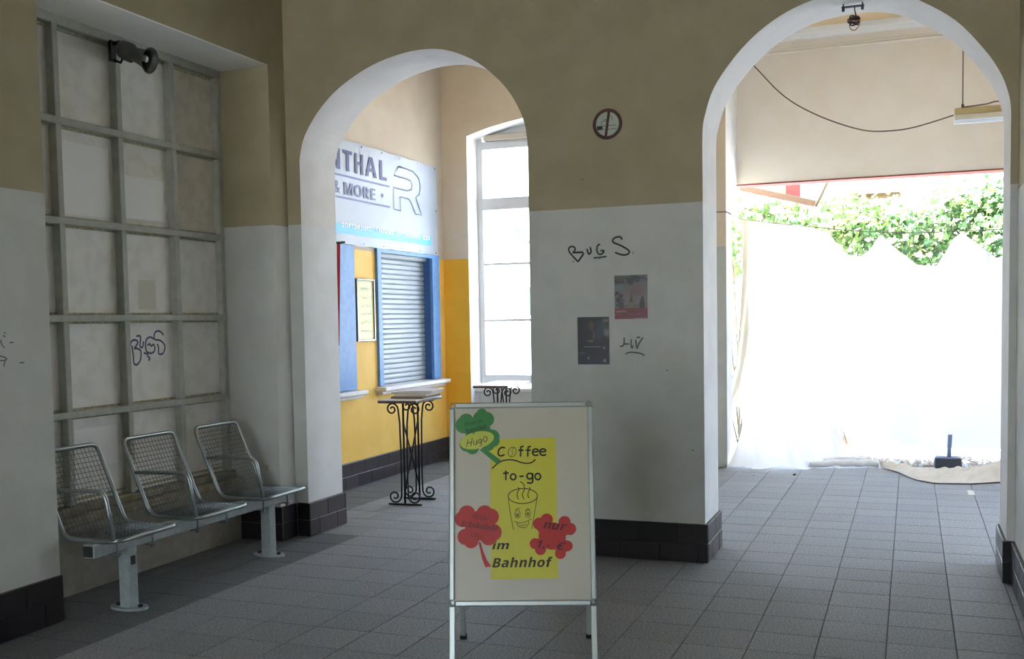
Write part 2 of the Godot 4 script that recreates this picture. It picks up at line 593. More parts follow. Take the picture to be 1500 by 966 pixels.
	struct("wall_bulkhead_left", s, M.white_wall)
	s = st()
	span(s, Vector3(-1.755, 2.965, -11.65), Vector3(2.7, 4.7, -11.45))
	struct("wall_bulkhead", s, M.bulk)
	s = st()
	span(s, Vector3(-1.77, 2.95, -11.66), Vector3(2.4, 2.964, -11.44))
	struct("trim_3", s, M.red_wood)
	wall_slab("wall_hall_right", [Vector2(6.9, 0), Vector2(7.5, 0), Vector2(7.5, 2.4), Vector2(9.0, 2.4), Vector2(9.0, 0), Vector2(11.65, 0), Vector2(11.65, 4.7), Vector2(6.9, 4.7)], 2.4, 2.7, lx, M.low, M.peach, M.low, M.peach)
	for i in 1:                                   # unseen glazed opening, added and sized for light from the right
		var z := -7.5 - 2.1 * i
		s = st()
		for e in [0.04, 0.75, 1.46]:
			span(s, Vector3(2.52, 0, z - e - 0.04), Vector3(2.58, 2.4, z - e + 0.04))
		for e in [0.06, 1.0, 2.36]:
			span(s, Vector3(2.525, e - 0.04, z - 1.42), Vector3(2.575, e + 0.04, z - 0.08))
		var d := struct("unseen_door_%d" % (i + 3), s, M.window_paint)
		for e in [[0.1, 0.96], [1.04, 2.32]]:
			for f in [[0.08, 0.71], [0.79, 1.42]]:
				s = st()
				span(s, Vector3(2.547, e[0], z - f[1]), Vector3(2.553, e[1], z - f[0]))
				part("pane", s, M.glass, d)
	s = st()
	span(s, Vector3(-5.2, 4.525, -11.65), Vector3(2.7, 4.7, -6.6))
	struct("ceiling_hall", s, M.ochre)
	# cornice
	var prof := [Vector2(0, 4.30), Vector2(0.022, 4.30), Vector2(0.03, 4.312), Vector2(0.022, 4.324), Vector2(0.014, 4.33), Vector2(0.022, 4.342), Vector2(0.014, 4.354), Vector2(0.012, 4.42), Vector2(0.05, 4.43), Vector2(0.055, 4.47), Vector2(0.085, 4.475), Vector2(0.09, 4.53), Vector2(0, 4.53)]
	s = st()
	var cx := Transform3D(Basis(Vector3(0, 0, 1), Vector3.UP, Vector3(-1, 0, 0)), Vector3(0.645, 0, -11.45))
	prism(s, prof.slice(0, 8) + [Vector2(0.0, 4.42)], -1.755, 2.4, cx)
	struct("trim_6", s, M.bulk)
	s = st()
	prism(s, [Vector2(0.0, 4.42), Vector2(0.05, 4.425), Vector2(0.055, 4.47), Vector2(0.085, 4.475), Vector2(0.09, 4.53), Vector2(0, 4.53)], -1.755, 2.4, cx)
	struct("trim_4", s, M.cornice)
	# skirting of glazed tiles
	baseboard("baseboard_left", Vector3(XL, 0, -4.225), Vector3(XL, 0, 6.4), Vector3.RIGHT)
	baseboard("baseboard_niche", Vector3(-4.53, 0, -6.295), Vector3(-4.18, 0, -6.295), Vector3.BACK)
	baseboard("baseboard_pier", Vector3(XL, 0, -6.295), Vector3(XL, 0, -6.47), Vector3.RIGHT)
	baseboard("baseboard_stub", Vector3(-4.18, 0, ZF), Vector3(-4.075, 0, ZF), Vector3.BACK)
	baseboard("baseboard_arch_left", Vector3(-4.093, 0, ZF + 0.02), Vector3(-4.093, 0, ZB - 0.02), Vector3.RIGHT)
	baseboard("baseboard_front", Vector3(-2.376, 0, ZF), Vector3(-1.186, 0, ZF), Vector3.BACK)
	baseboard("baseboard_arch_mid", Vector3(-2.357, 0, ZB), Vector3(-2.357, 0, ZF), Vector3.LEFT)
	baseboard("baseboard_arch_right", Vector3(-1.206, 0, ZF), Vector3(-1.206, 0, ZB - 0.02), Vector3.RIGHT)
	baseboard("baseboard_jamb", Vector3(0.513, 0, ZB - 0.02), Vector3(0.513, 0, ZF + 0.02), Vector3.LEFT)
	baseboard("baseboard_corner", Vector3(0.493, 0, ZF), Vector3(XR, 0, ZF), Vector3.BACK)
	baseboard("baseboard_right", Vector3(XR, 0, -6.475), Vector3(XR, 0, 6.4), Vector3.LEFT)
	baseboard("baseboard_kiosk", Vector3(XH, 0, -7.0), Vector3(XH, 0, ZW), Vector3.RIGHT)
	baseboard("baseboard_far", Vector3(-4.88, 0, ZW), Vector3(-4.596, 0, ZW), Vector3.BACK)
	floor_tiles()

func floor_tiles() -> void:
	var s := st()
	span(s, Vector3(-5.2, -0.2, -11.65), Vector3(2.7, -0.006, 6.8))
	var fl := struct("floor", s, M.grout)
	var cam := Vector3(0, 1.55, 0)
	var inv := Transform3D(cam_basis(), cam).affine_inverse()
	var all := []
	var regions := [Rect2(XL, ZF, XR - XL, 12.9), Rect2(-4.55, -6.3, 0.4, 2.08), Rect2(-4.09, ZB, 1.73, 0.5), Rect2(-1.2, ZB, 1.71, 0.5), Rect2(XH, -11.45, 7.3, 11.45 + ZB)]
	for k in range(-17, 9):
		for j in range(-40, 22):
			var c := Vector3(-0.102 + 0.304 * (k + 0.5), 0, -5.135 - 0.295 * (j + 0.5))
			var r := Rect2(c.x - 0.12, c.z - 0.12, 0.24, 0.24)
			var ok := false
			for g in regions:
				ok = ok or g.intersects(r)
			if not ok or (c.z < -10.75 and c.x < -1.9):
				continue
			var q: Vector3 = inv * c
			var d := 99.0 + c.length()
			if q.z < -1.0:
				var px := 750.0 - 1526.2 * q.x / q.z
				var py := 556.0 + 1526.2 * q.y / q.z
				var seen := px > -60 and px < 1560 and py < 1010
				if c.z < -6.7:
					seen = (px > 470 and px < 680) or (px > 1030 and px < 1480 and c.z > -11.0)
				if seen:
					d = (c - cam).length()
			all.append([d, c, k, j])
	all.sort_custom(func(a, b): return a[0] < b[0])
	s = st()
	box(s, Vector3(0, -0.009, 0), Vector3(0.3005, 0.018, 0.2915), 0.003)
	var tm := mesh_of(s)
	var rest := [st(), st(), st()]
	for i in all.size():
		var c: Vector3 = all[i][1]
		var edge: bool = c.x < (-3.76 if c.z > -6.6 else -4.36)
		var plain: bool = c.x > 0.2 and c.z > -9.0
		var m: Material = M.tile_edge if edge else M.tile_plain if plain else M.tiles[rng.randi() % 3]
		var lift := -rng.randf() * 0.0012
		if i < 300 and all[i][0] < 90.0:
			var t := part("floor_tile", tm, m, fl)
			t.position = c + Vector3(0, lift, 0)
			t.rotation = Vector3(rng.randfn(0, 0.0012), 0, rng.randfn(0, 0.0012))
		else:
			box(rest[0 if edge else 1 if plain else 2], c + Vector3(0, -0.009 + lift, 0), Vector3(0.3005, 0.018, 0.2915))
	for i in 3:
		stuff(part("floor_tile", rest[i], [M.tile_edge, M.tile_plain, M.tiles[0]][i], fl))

func wall_marks(wall: Node) -> void:
	var conv := func(q: Vector2) -> Vector3:      # the graffiti was measured on the wall plane
		var dx: float = q.x - 890.0
		var dy: float = q.y - 430.0
		return Vector3(-1.8232 + 0.00453 * dx - 0.00005 * dy, 1.7111 - 0.00011 * dx - 0.00438 * dy, ZF + 0.0005)
	var zoom := func(o: Vector2, k: float) -> Callable:
		return func(q: Vector2) -> Vector3: return conv.call(o + q / k)
	var b: Callable = zoom.call(Vector2(825, 340), 13.64)
	var s := st()
	for l in [[290, 590, 160, 450, 105, 370, 110, 305, 170, 280, 225, 310, 225, 360, 185, 410], [470, 335, 490, 400, 515, 440, 555, 390, 535, 300], [735, 270, 710, 250, 675, 310, 680, 400, 720, 445, 780, 435, 820, 380], [820, 376, 745, 370], [605, 515, 730, 508, 865, 490], [1175, 165, 1140, 112, 1040, 120, 985, 180, 1020, 225, 1150, 280, 1280, 360, 1318, 410, 1280, 455, 1180, 465, 1035, 415]]:
		stroke(s, v2(l), b, 0.011, Vector3.BACK)
	for l in [[180, 405, 385, 400, 405, 430, 290, 590], [185, 585, 196, 590], [1380, 428, 1392, 432], [720, 510, 740, 525]]:
		stroke(s, v2(l), b, 0.012, Vector3.BACK, false)
	part("graffiti", s, M.marker, wall, "BUGS. scrawled in dark marker on the pier")
	b = zoom.call(Vector2(900, 485), 21.46)
	s = st()
	for l in [[170, 470, 215, 478, 260, 468, 310, 410, 460, 402], [305, 200, 300, 410], [530, 250, 518, 440, 550, 530, 585, 440], [660, 265, 680, 400, 700, 545], [690, 215, 750, 185, 800, 205], [890, 190, 760, 390, 705, 545], [340, 720, 450, 672, 620, 665, 840, 700, 930, 760]]:
		stroke(s, v2(l), b, 0.009, Vector3.BACK)
	part("graffiti", s, M.marker_grey, wall, "faded grey marker tag with an underline")
	# grime spots and a chipped hole
	s = st()
	for q in [[976, 541], [1012, 655], [853, 263]]:
		prism(s, circle(Vector2.ZERO, 0.006, 0.004, 9), 0.0, 0.0006, Transform3D(Basis.IDENTITY, conv.call(Vector2(q[0], q[1]))))
	part("stain", s, M.marker_grey, wall)

func left_marks(wall: Node) -> void:
	var conv := func(q: Vector2) -> Vector3:
		return Vector3(XL + 0.0005, 1.45484 - 0.00013 * (q.x - 10) - 0.00339 * (q.y - 510), -3.94209 - 0.00422 * (q.x - 10) + 0.00019 * (q.y - 510))
	var b := func(q: Vector2) -> Vector3: return conv.call(Vector2(0, 475) + q / 12.88)
	var s := st()
	for l in [[85, 150, 95, 190], [50, 225, 80, 228, 98, 245], [20, 300, 30, 380, 85, 450], [185, 350, 250, 345], [-40, 560, 0, 600, 70, 620, 130, 660, 60, 690, -10, 680], [100, 700, 75, 760, 80, 810], [370, 735, 460, 730]]:
		stroke(s, v2(l), b, 0.006, Vector3.RIGHT)
	part("graffiti", s, M.marker_grey, wall, "small grey marker scribble")
	s = st()
	prism(s, [Vector2(-4.345, 0.535), Vector2(-4.30, 0.545), Vector2(-4.29, 0.50), Vector2(-4.315, 0.515)], -6.2945, -6.2938)
	part("stain", s, M.dirt, wall, "small yellowish scrap mark low on the niche side")

# ---------------------------------------------------------------- painted-over window grid in the niche
func niche_window() -> void:
	var xs := -4.6
	var zc := [-4.25, -4.757, -5.265, -5.772, -6.27]
	var yr := [0.50, 1.036, 1.605, 2.172, 2.748, 3.315]
	var s := st()
	span(s, Vector3(-4.675, 3.30, -6.295), Vector3(xs, 3.36, -4.225), 0.004)
	span(s, Vector3(-4.675, 0.50, -6.295), Vector3(xs - 0.005, 3.30, -6.25), 0.004)
	var w := struct("window_1", s, M.bar)
	for i in 4:
		s = st()
		span(s, Vector3(-4.675, 0.50, zc[i] - 0.022), Vector3(xs + 0.0, 3.31, zc[i] + 0.022), 0.004)
		part("mullion", s, M.bar, w)
	for j in range(1, 5):
		s = st()
		span(s, Vector3(-4.67, yr[j] - 0.021, -6.28), Vector3(xs + 0.008, yr[j] + 0.021, -4.225), 0.004)
		part("rail", s, M.bar, w)
	for i in 4:
		for j in 5:
			s = st()
			span(s, Vector3(-4.672, yr[j], zc[i + 1] + 0.012), Vector3(-4.656, yr[j + 1], zc[i] - 0.012))
			var tone := 2 if i == 3 and j > 2 else (1 if (i + j) % 2 == 0 or j < 3 else 0)
			var pane := part("pane", s, M.panes[tone], w)
			# putty bead round each pane
			s = st()
			for e in [[yr[j] + 0.027, 0.006], [yr[j + 1] - 0.027, 0.006]]:
				span(s, Vector3(-4.656, e[0] - e[1], zc[i + 1] + 0.02), Vector3(-4.648, e[0] + e[1], zc[i] - 0.02))
			part("putty", s, M.dirt, pane)
			var patch := Rect2()
			if i == 1 and j == 3:
				patch = Rect2(-5.72, 2.24, 0.38, 0.27)
			elif i == 0 and j == 3:
				patch = Rect2(-5.21, 2.22, 0.42, 0.43)
			elif i == 1 and j == 2:
				patch = Rect2(-5.6, 1.66, 0.16, 0.19)
			elif i == 0 and j == 0:
				patch = Rect2(-5.2, 0.7, 0.4, 0.24)
			if patch.size.x > 0.0:
				s = st()
				span(s, Vector3(-4.656, patch.position.y, patch.position.x), Vector3(-4.6548, patch.end.y, patch.end.x))
				part("paint_patch", s, M.patch_dark if j == 2 else M.patch, pane)
			if i == 1 and j == 1:
				var b := func(q: Vector2) -> Vector3:
					var px: Vector2 = Vector2(185, 475) + q / 13.8 - Vector2(215, 510)
					return Vector3(-4.6552, 1.40955 - 0.0002 * px.x - 0.00445 * px.y, -5.49515 - 0.00656 * px.x + 0.00024 * px.y)
				s = st()
				for l in [[100, 450, 100, 380, 150, 325, 220, 335, 235, 390, 180, 480], [165, 490, 260, 505, 300, 570, 290, 720, 240, 800, 200, 820, 160, 780, 150, 650, 125, 440], [210, 250, 280, 240, 292, 300, 280, 440, 330, 470, 352, 350], [560, 300, 480, 262, 410, 310, 390, 430, 410, 550, 490, 590, 560, 560, 580, 470, 550, 400], [430, 430, 470, 400, 500, 440, 550, 410], [760, 215, 680, 138, 600, 150, 565, 220, 580, 310, 680, 325, 760, 390, 790, 470, 750, 590, 690, 610, 655, 590, 655, 470, 625, 400], [360, 580, 450, 620], [425, 650, 475, 690, 450, 740]]:
					stroke(s, v2(l), b, 0.0125, Vector3.RIGHT)
				part("graffiti", s, M.marker_violet, pane, "BUGS tag in violet marker")

# ---------------------------------------------------------------- bench
func bench() -> void:
	var t := thing("bench", "grey steel three-seat bench with wire mesh seats in the left niche", "bench", Vector3(-4.02, 0, -5.2))
	var s := st()
	box(s, Vector3(0, 0.375, 0.02), Vector3(0.075, 0.072, 1.88), 0.005)
	part("beam", s, M.steel_paint, t)
	s = st()
	box(s, Vector3(0, 0.375, 0.962), Vector3(0.06, 0.056, 0.004))
	part("open_end", s, M.dark, t)  # dark plate drawn for the shade inside the open beam end
	for z in [0.67, -0.67]:
		s = st()
		box(s, Vector3(0, 0.175, z), Vector3(0.07, 0.335, 0.075), 0.005)
		var leg := part("leg", s, M.steel_paint, t)
		s = st()
		prism(s, circle(Vector2.ZERO, 0.115, 0.07, 24), 0.0, 0.012, Transform3D(Basis(Vector3.RIGHT, -PI / 2), Vector3(0, 0.0, z)))
		part("base_plate", s, M.steel_paint, leg)
		for sx in [-0.075, 0.075]:
			s = st()
			prism(s, circle(Vector2.ZERO, 0.014, 0.014, 6), 0.012, 0.026, Transform3D(Basis(Vector3.RIGHT, -PI / 2), Vector3(sx, 0.0, z)))
			part("bolt", s, M.dark, leg)
		if z > 0.0:
			s = st()
			box(s, Vector3(0.0358, 0.27, z), Vector3(0.0012, 0.05, 0.036))
			part("badge", s, M.dark, leg)
	for k in 3:
		var zc := 0.675 - 0.675 * k
		var hw := 0.232
		# side profile: front edge, seat, bend, backrest top (x forward from the beam)
		var f := Vector3(0.155, 0.428, 0)
		var m := Vector3(0.02, 0.418, 0)
		var b := Vector3(-0.205, 0.425, 0)
		var top := Vector3(-0.40, 0.875, 0)
		var N := Vector3(0, 0, zc + hw)
		var F := Vector3(0, 0, zc - hw)
		s = st()
		tube(s, rounded([f + N, m + N, b + N, top + N, top + F, b + F, m + F, f + F], 0.055, 6, true), 0.0125, 10, true)
		var seat := part("seat", s, M.steel, t)
		s = st()
		for i in 16:
			var z := zc - hw + 0.464 * (i + 0.5) / 16
			tube(s, [Vector3(f.x, f.y + 0.004, z), Vector3(m.x, m.y + 0.002, z), Vector3(b.x, b.y + 0.006, z)], 0.0022, 4)
		for i in 12:
			var q := b.lerp(f, (i + 0.5) / 12.0) + Vector3(0, 0.003, 0)
			tube(s, [q + N, q + F], 0.0022, 4)
		stuff(part("seat_mesh", s, M.wire, seat))
		s = st()
		for i in 16:
			var z := zc - hw + 0.464 * (i + 0.5) / 16
			tube(s, [Vector3(b.x, b.y + 0.01, z), Vector3(top.x, top.y, z)], 0.002, 4)
		for i in 17:
			var q := b.lerp(top, (i + 0.5) / 17.0)
			tube(s, [q + N, q + F], 0.002, 4)
		stuff(part("back_mesh", s, M.wire, seat))
		var a := b.lerp(top, 0.56)
		s = st()
		tube(s, rounded([a + N, Vector3(0.075, 0.69, 0) + N, f + Vector3(-0.03, 0, 0) + N], 0.06, 6), 0.0115, 10)
		part("armrest", s, M.steel, seat)
		for z in [zc - 0.14, zc + 0.14]:
			s = st()
			tube(s, [Vector3(0.06, 0.425, z), Vector3(0.06, 0.335, z)], 0.006, 6)
			tube(s, [Vector3(-0.06, 0.425, z), Vector3(-0.06, 0.335, z)], 0.006, 6)
			box(s, Vector3(0, 0.333, z), Vector3(0.15, 0.006, 0.03))
			box(s, Vector3(0.06, 0.324, z), Vector3(0.02, 0.012, 0.02))
			part("bracket", s, M.wire, seat)

# ---------------------------------------------------------------- horn loudspeaker
func horn() -> void:
	var t := thing("horn_loudspeaker", "small grey horn loudspeaker on the window grid under the niche soffit", "loudspeaker", Vector3(-4.6, 3.245, -5.22))
	var axis := Vector3(0.30, -0.105, 0.035).normalized()
	var side_ := axis.cross(Vector3.UP).normalized()
	var xf := Transform3D(Basis(side_, axis, side_.cross(axis)).scaled(Vector3(0.80, 0.98, 0.80)), Vector3(0.085, 0.0, 0.0))
	var s := st()
	lathe(s, [Vector2(0.0, -0.02), Vector2(0.054, -0.02), Vector2(0.06, 0.0), Vector2(0.06, 0.09), Vector2(0.046, 0.10), Vector2(0.046, 0.14), Vector2(0.052, 0.20), Vector2(0.062, 0.25), Vector2(0.078, 0.285), Vector2(0.082, 0.29), Vector2(0.076, 0.288), Vector2(0.058, 0.25), Vector2(0.042, 0.20), Vector2(0.03, 0.15), Vector2(0.0, 0.14)], 28, xf)
	part("horn", s, M.horn, t)
	s = st()
	lathe(s, [Vector2(0.0, 0.14), Vector2(0.014, 0.15), Vector2(0.022, 0.22), Vector2(0.021, 0.252), Vector2(0.011, 0.262), Vector2(0.0, 0.264)], 16, xf)
	part("phase_plug", s, M.horn_tip, t)
	s = st()
	box(s, Vector3(0.0, 0.0, 0.0), Vector3(0.02, 0.13, 0.05), 0.003)
	tube(s, [Vector3(0.0, -0.05, 0.0), Vector3(0.06, -0.075, 0.0), Vector3(0.10, -0.05, 0.02)], 0.008, 6)
	tube(s, [Vector3(0.0, 0.045, 0.0), Vector3(0.06, 0.05, 0.0), Vector3(0.10, 0.035, 0.02)], 0.012, 6)
	part("bracket", s, M.dark, t)

# ---------------------------------------------------------------- kiosk wall
func kiosk_opening(n: int, z0: float, z1: float, right_w: float, left_w: float, sill_end: float) -> void:
	var s := st()
	span(s, Vector3(-4.905, 0.92, z1 + 0.05), Vector3(-4.872, 2.275, z1 - right_w), 0.004)
	span(s, Vector3(-4.905, 0.92, z0 + left_w), Vector3(-4.872, 2.275, z0 - 0.04), 0.004)
	span(s, Vector3(-4.905, 2.235, z1), Vector3(-4.874, 2.275, z0), 0.004)
	var w := struct("window_%d" % n, s, M.blue)
	s = st()
	span(s, Vector3(-5.12, 0.87, z1 + 0.002), Vector3(-4.9, 2.24, z1 + 0.03))
	span(s, Vector3(-5.12, 0.87, z0 - 0.03), Vector3(-4.9, 2.24, z0 - 0.002))
	part("jamb_lining", s, M.blue_deep, w)
	s = st()
	span(s, Vector3(-5.12, 0.872, z1 - right_w - 0.05), Vector3(-4.78, 0.915, z0 + sill_end), 0.008)
	span(s, Vector3(-4.9, 0.84, z1 - right_w - 0.03), Vector3(-4.83, 0.872, z0 + sill_end - 0.02), 0.004)
	part("sill", s, M.sill, w)
	var q := st()
	var sec := [Vector2(-0.012, 0.0), Vector2(0.0, 0.002), Vector2(0.009, 0.012), Vector2(0.011, 0.026), Vector2(0.008, 0.042), Vector2(0.001, 0.0495), Vector2(-0.012, 0.0505)]
	prism(q, sec, 0.0, z0 - z1 - 0.06, Transform3D(Basis(Vector3(1, 0, 0), Vector3.UP, Vector3(0, 0, 1)), Vector3.ZERO))
	var slat := mesh_of(q)
	for i in 26:
		var o := part("shutter_slat", slat, M.slat, w)
		o.position = Vector3(-5.0, 0.916 + i * 0.0512, z1 + 0.03)
	s = st()
	span(s, Vector3(-5.06, 2.20, z1 + 0.03), Vector3(-4.95, 2.245, z0 - 0.03), 0.01)
	part("shutter_box", s, M.slat, w)

func kiosk() -> void:
	kiosk_opening(2, -9.13, -10.39, 0.13, 0.045, 0.10)
	kiosk_opening(3, -7.35, -8.34, 0.295, 0.12, 0.16)
	# menu board between the shutters
	var t := thing("menu_board", "narrow yellow notice board in a grey frame between the two kiosk shutters", "notice board", Vector3(-4.888, 1.67, -8.84))
	var s := st()
	box(s, Vector3(0, 0, 0), Vector3(0.014, 0.56, 0.32))
	part("sheet", s, M.sign_yellow, t)
	s = st()
	for sg in [-1, 1]:
		box(s, Vector3(0.004, 0, sg * 0.166), Vector3(0.03, 0.60, 0.022), 0.004)
		box(s, Vector3(0.004, sg * 0.289, 0), Vector3(0.03, 0.022, 0.31), 0.004)
	part("frame", s, M.chrome, t)
	s = st()
	var rr := RandomNumberGenerator.new()
	rr.seed = 5
	for i in 6:
		var y := 0.2 - i * 0.08
		for k in 5:
			var z := 0.09 - k * 0.042
			var p := []
			for e in 4:
				p.append(Vector3(0.0078, y + rr.randf_range(-0.018, 0.018), z - e * 0.009))
			tube(s, p, 0.003, 4, false, Vector3.RIGHT, 0.0006)
	part("lettering", s, M.sign_ink, t)
	# red sign board on the first shutter
	t = thing("red_sign", "narrow red board hanging under the banner beside the left kiosk shutter", "sign", Vector3(-4.83, 2.2, -8.25))
	s = st()
	prism(s, [Vector2(0.0, 0.06), Vector2(0.03, 0.06), Vector2(0.0, -0.85), Vector2(-0.02, -0.85)], -0.01, 0.01, Transform3D(Basis(Vector3.UP, 0.5), Vector3.ZERO))
	part("board", s, M.sign_red, t)
	s = st()
	tube(s, [Vector3(-0.06, 0.07, 0.0), Vector3(0.02, 0.075, -0.04), Vector3(0.04, 0.08, -0.07)], 0.012, 6)
	part("bracket", s, M.dark, t)
	# banner
	t = thing("banner", "white advertising banner with a big outlined R above the kiosk shutters", "banner", Vector3(-4.885, 2.757, -9.3))
	s = st()
	var cols := 40
	var grid := []
	for i in cols + 1:
		var z := 1.55 - 2.76 * i / cols
		var row := []
		for j in 9:
			var y := -0.482 + 0.964 * j / 8.0
			var edge := pow(absf(y) / 0.482, 3.0)
			row.append(Vector3(0.004 + 0.003 * sin(z * 9.0) * edge, y + 0.006 * sin(z * 15.2) * edge * signf(y), z))
		grid.append(row)
	s.set_smooth_group(0)
	for i in cols:
		for j in 8:
			tri(s, grid[i][j], grid[i + 1][j], grid[i + 1][j + 1])
			tri(s, grid[i][j], grid[i + 1][j + 1], grid[i][j + 1])
			var bk := Vector3(-0.003, 0, 0)
			tri(s, grid[i][j] + bk, grid[i + 1][j + 1] + bk, grid[i + 1][j] + bk)
			tri(s, grid[i][j] + bk, grid[i][j + 1] + bk, grid[i + 1][j + 1] + bk)
	part("sheet", s, M.banner, t)
	var bw := Basis(Vector3(0, 0, -1), Vector3.UP, Vector3(1, 0, 0))
	var at := func(y: float, z: float, x := 0.0095) -> Vector3: return Vector3(x, y - 2.757, z + 9.3)
	for l in [["N", -8.24, -8.425], ["T", -8.475, -8.645], ["H", -8.70, -8.855], ["A", -8.90, -9.125], ["L", -9.185, -9.33]]:
		write(t, "lettering", l[0], "Droid Sans", true, at.call(3.047, (l[1] + l[2]) / 2), bw, l[1] - l[2], 0.19, M.banner_ink)
	write(t, "lettering", "MORE", "Droid Sans", true, at.call(2.79, -8.785), bw, 0.60, 0.112, M.banner_ink2)
	write(t, "lettering", "&", "Droid Sans", false, at.call(2.79, -8.36), bw, 0.10, 0.112, M.banner_ink2)
	s = st()
	span(s, at.call(2.894, -7.95, 0.008), at.call(2.912, -9.385))
	span(s, at.call(2.692, -7.95, 0.008), at.call(2.709, -9.389))
	prism(s, circle(Vector2.ZERO, 0.02, 0.02, 14), 0.008, 0.0095, Transform3D(bw, at.call(2.80, -9.235, 0.0)))
	part("rule", s, M.banner_ink2, t)
	# outlined R
	s = st()
	var R := [[-9.60, 3.13], [-9.75, 3.13], [-9.93, 3.12], [-10.06, 3.07], [-10.10, 2.99], [-10.07, 2.90], [-9.98, 2.855], [-10.115, 2.68], [-9.97, 2.685], [-9.86, 2.80], [-9.81, 2.825], [-9.62, 2.825], [-9.62, 2.685], [-9.475, 2.69], [-9.475, 2.905], [-9.78, 2.905], [-9.88, 2.925], [-9.90, 2.98], [-9.86, 3.02], [-9.78, 3.025], [-9.49, 3.03]]
	var rp := []
	for q in R:
		rp.append(at.call(q[1], q[0]))
	rp.append(rp[0])
	tube(s, rp, 0.008, 6, false, Vector3.RIGHT, 0.0007)
	part("outlined_letter", s, M.banner_line, t)
	s = st()
	span(s, at.call(2.372, -7.95, 0.008), at.call(2.46, -10.33, 0.009))
	part("blue_stripe", s, M.banner_blue, t)
	for w in [["SOFTDRINKS", -8.42, -8.98], ["SNACKS", -9.077, -9.45], ["GETRÄNKE", -9.525, -10.06], ["EIS", -10.127, -10.295]]:
		write(t, "lettering", w[0], "Droid Sans", true, at.call(2.449, (w[1] + w[2]) / 2, 0.0105), bw, w[1] - w[2], 0.042, M.white)
	s = st()
	prism(s, circle(Vector2.ZERO, 0.009, 0.009, 10), 0.009, 0.011)
	var eye := mesh_of(s)
	for i in 7:
		for y in [3.215, 2.30]:
			part("eyelet", eye, M.chrome, t).transform = Transform3D(bw, at.call(y, -8.02 - i * 0.405, 0.0))
	part("eyelet", eye, M.chrome, t).transform = Transform3D(bw, at.call(2.757, -10.47, 0.0))

# ---------------------------------------------------------------- hall window
func hall_window() -> void:
	var s := st()
	var z := -10.985
	span(s, Vector3(-4.596, 0.83, z - 0.06), Vector3(-4.53, 3.60, z), 0.004)
	span(s, Vector3(-2.87, 0.83, z - 0.06), Vector3(-2.804, 3.60, z), 0.004)
	span(s, Vector3(-4.54, 3.47, z - 0.055), Vector3(-2.86, 3.56, z - 0.002), 0.004)
	span(s, Vector3(-4.54, 0.83, z - 0.055), Vector3(-2.86, 0.93, z - 0.002), 0.004)
	span(s, Vector3(-3.75, 0.93, z - 0.055), Vector3(-3.65, 3.47, z - 0.004), 0.004)
	var w := struct("window_4", s, M.window_paint)
	s = st()
	span(s, Vector3(-4.535, 2.79, z - 0.05), Vector3(-2.865, 2.925, z + 0.02), 0.006)
	part("transom", s, M.window_paint, w)
	for x in [[-4.535, -3.75], [-3.65, -2.865]]:
		for y in [2.185, 1.549]:
			s = st()
			span(s, Vector3(x[0], y - 0.014, z - 0.045), Vector3(x[1], y + 0.014, z - 0.01), 0.003)
			part("glazing_bar", s, M.window_paint, w)
		for y in [[0.925, 1.54], [1.56, 2.175], [2.195, 2.795], [2.92, 3.475]]:
			s = st()
			span(s, Vector3(x[0], y[0], z - 0.034), Vector3(x[1], y[1], z - 0.03))
			part("pane", s, M.glass, w)
	s = st()
	span(s, Vector3(-4.62, 0.74, -11.0), Vector3(-2.79, 0.79, -10.80), 0.01)
	part("sill", s, M.sill, w)
	s = st()
	span(s, Vector3(-4.50, 3.56, -11.03), Vector3(-2.90, 3.63, -10.95), 0.01)
	part("blind_roll", s, M.peach, w)
	s = st()
	prism(s, [Vector2(-4.596, 3.6), Vector2(-4.35, 3.655), Vector2(-4.09, 3.705), Vector2(-3.7, 3.742), Vector2(-3.31, 3.705), Vector2(-3.05, 3.655), Vector2(-2.804, 3.6)], z - 0.06, z - 0.03)
	part("head_panel", s, M.white_wall, w)
	# notice and green sticker on the glass
	var n := st()
	span(n, Vector3(-4.20, 1.60, z - 0.029), Vector3(-3.98, 1.92, z - 0.0275))
	tag(part("paper_notice", n, M.decal_green, self), "pale paper notice taped to the hall window glass", "notice")
	n = st()
	prism(n, circle(Vector2(-4.17, 2.53), 0.07, 0.08, 14), z - 0.029, z - 0.0275)
	prism(n, [Vector2(-4.24, 2.42), Vector2(-3.9, 2.44), Vector2(-3.9, 2.40), Vector2(-4.22, 2.38)], z - 0.029, z - 0.0275)
	tag(part("window_sticker", n, M.decal_green, self), "faint green sticker on the upper hall window pane", "sticker")

# ---------------------------------------------------------------- bar tables
func scroll_pts(c: Vector2, r: float, dir: float, start: float, turns: float) -> Array:
	var p := []
	for i in 20:
		var t := i / 19.0
		var rr := lerpf(r, r * 0.22, t)
		var a := start + dir * TAU * turns * t
		p.append(c + Vector2(cos(a), sin(a)) * rr)
	return p

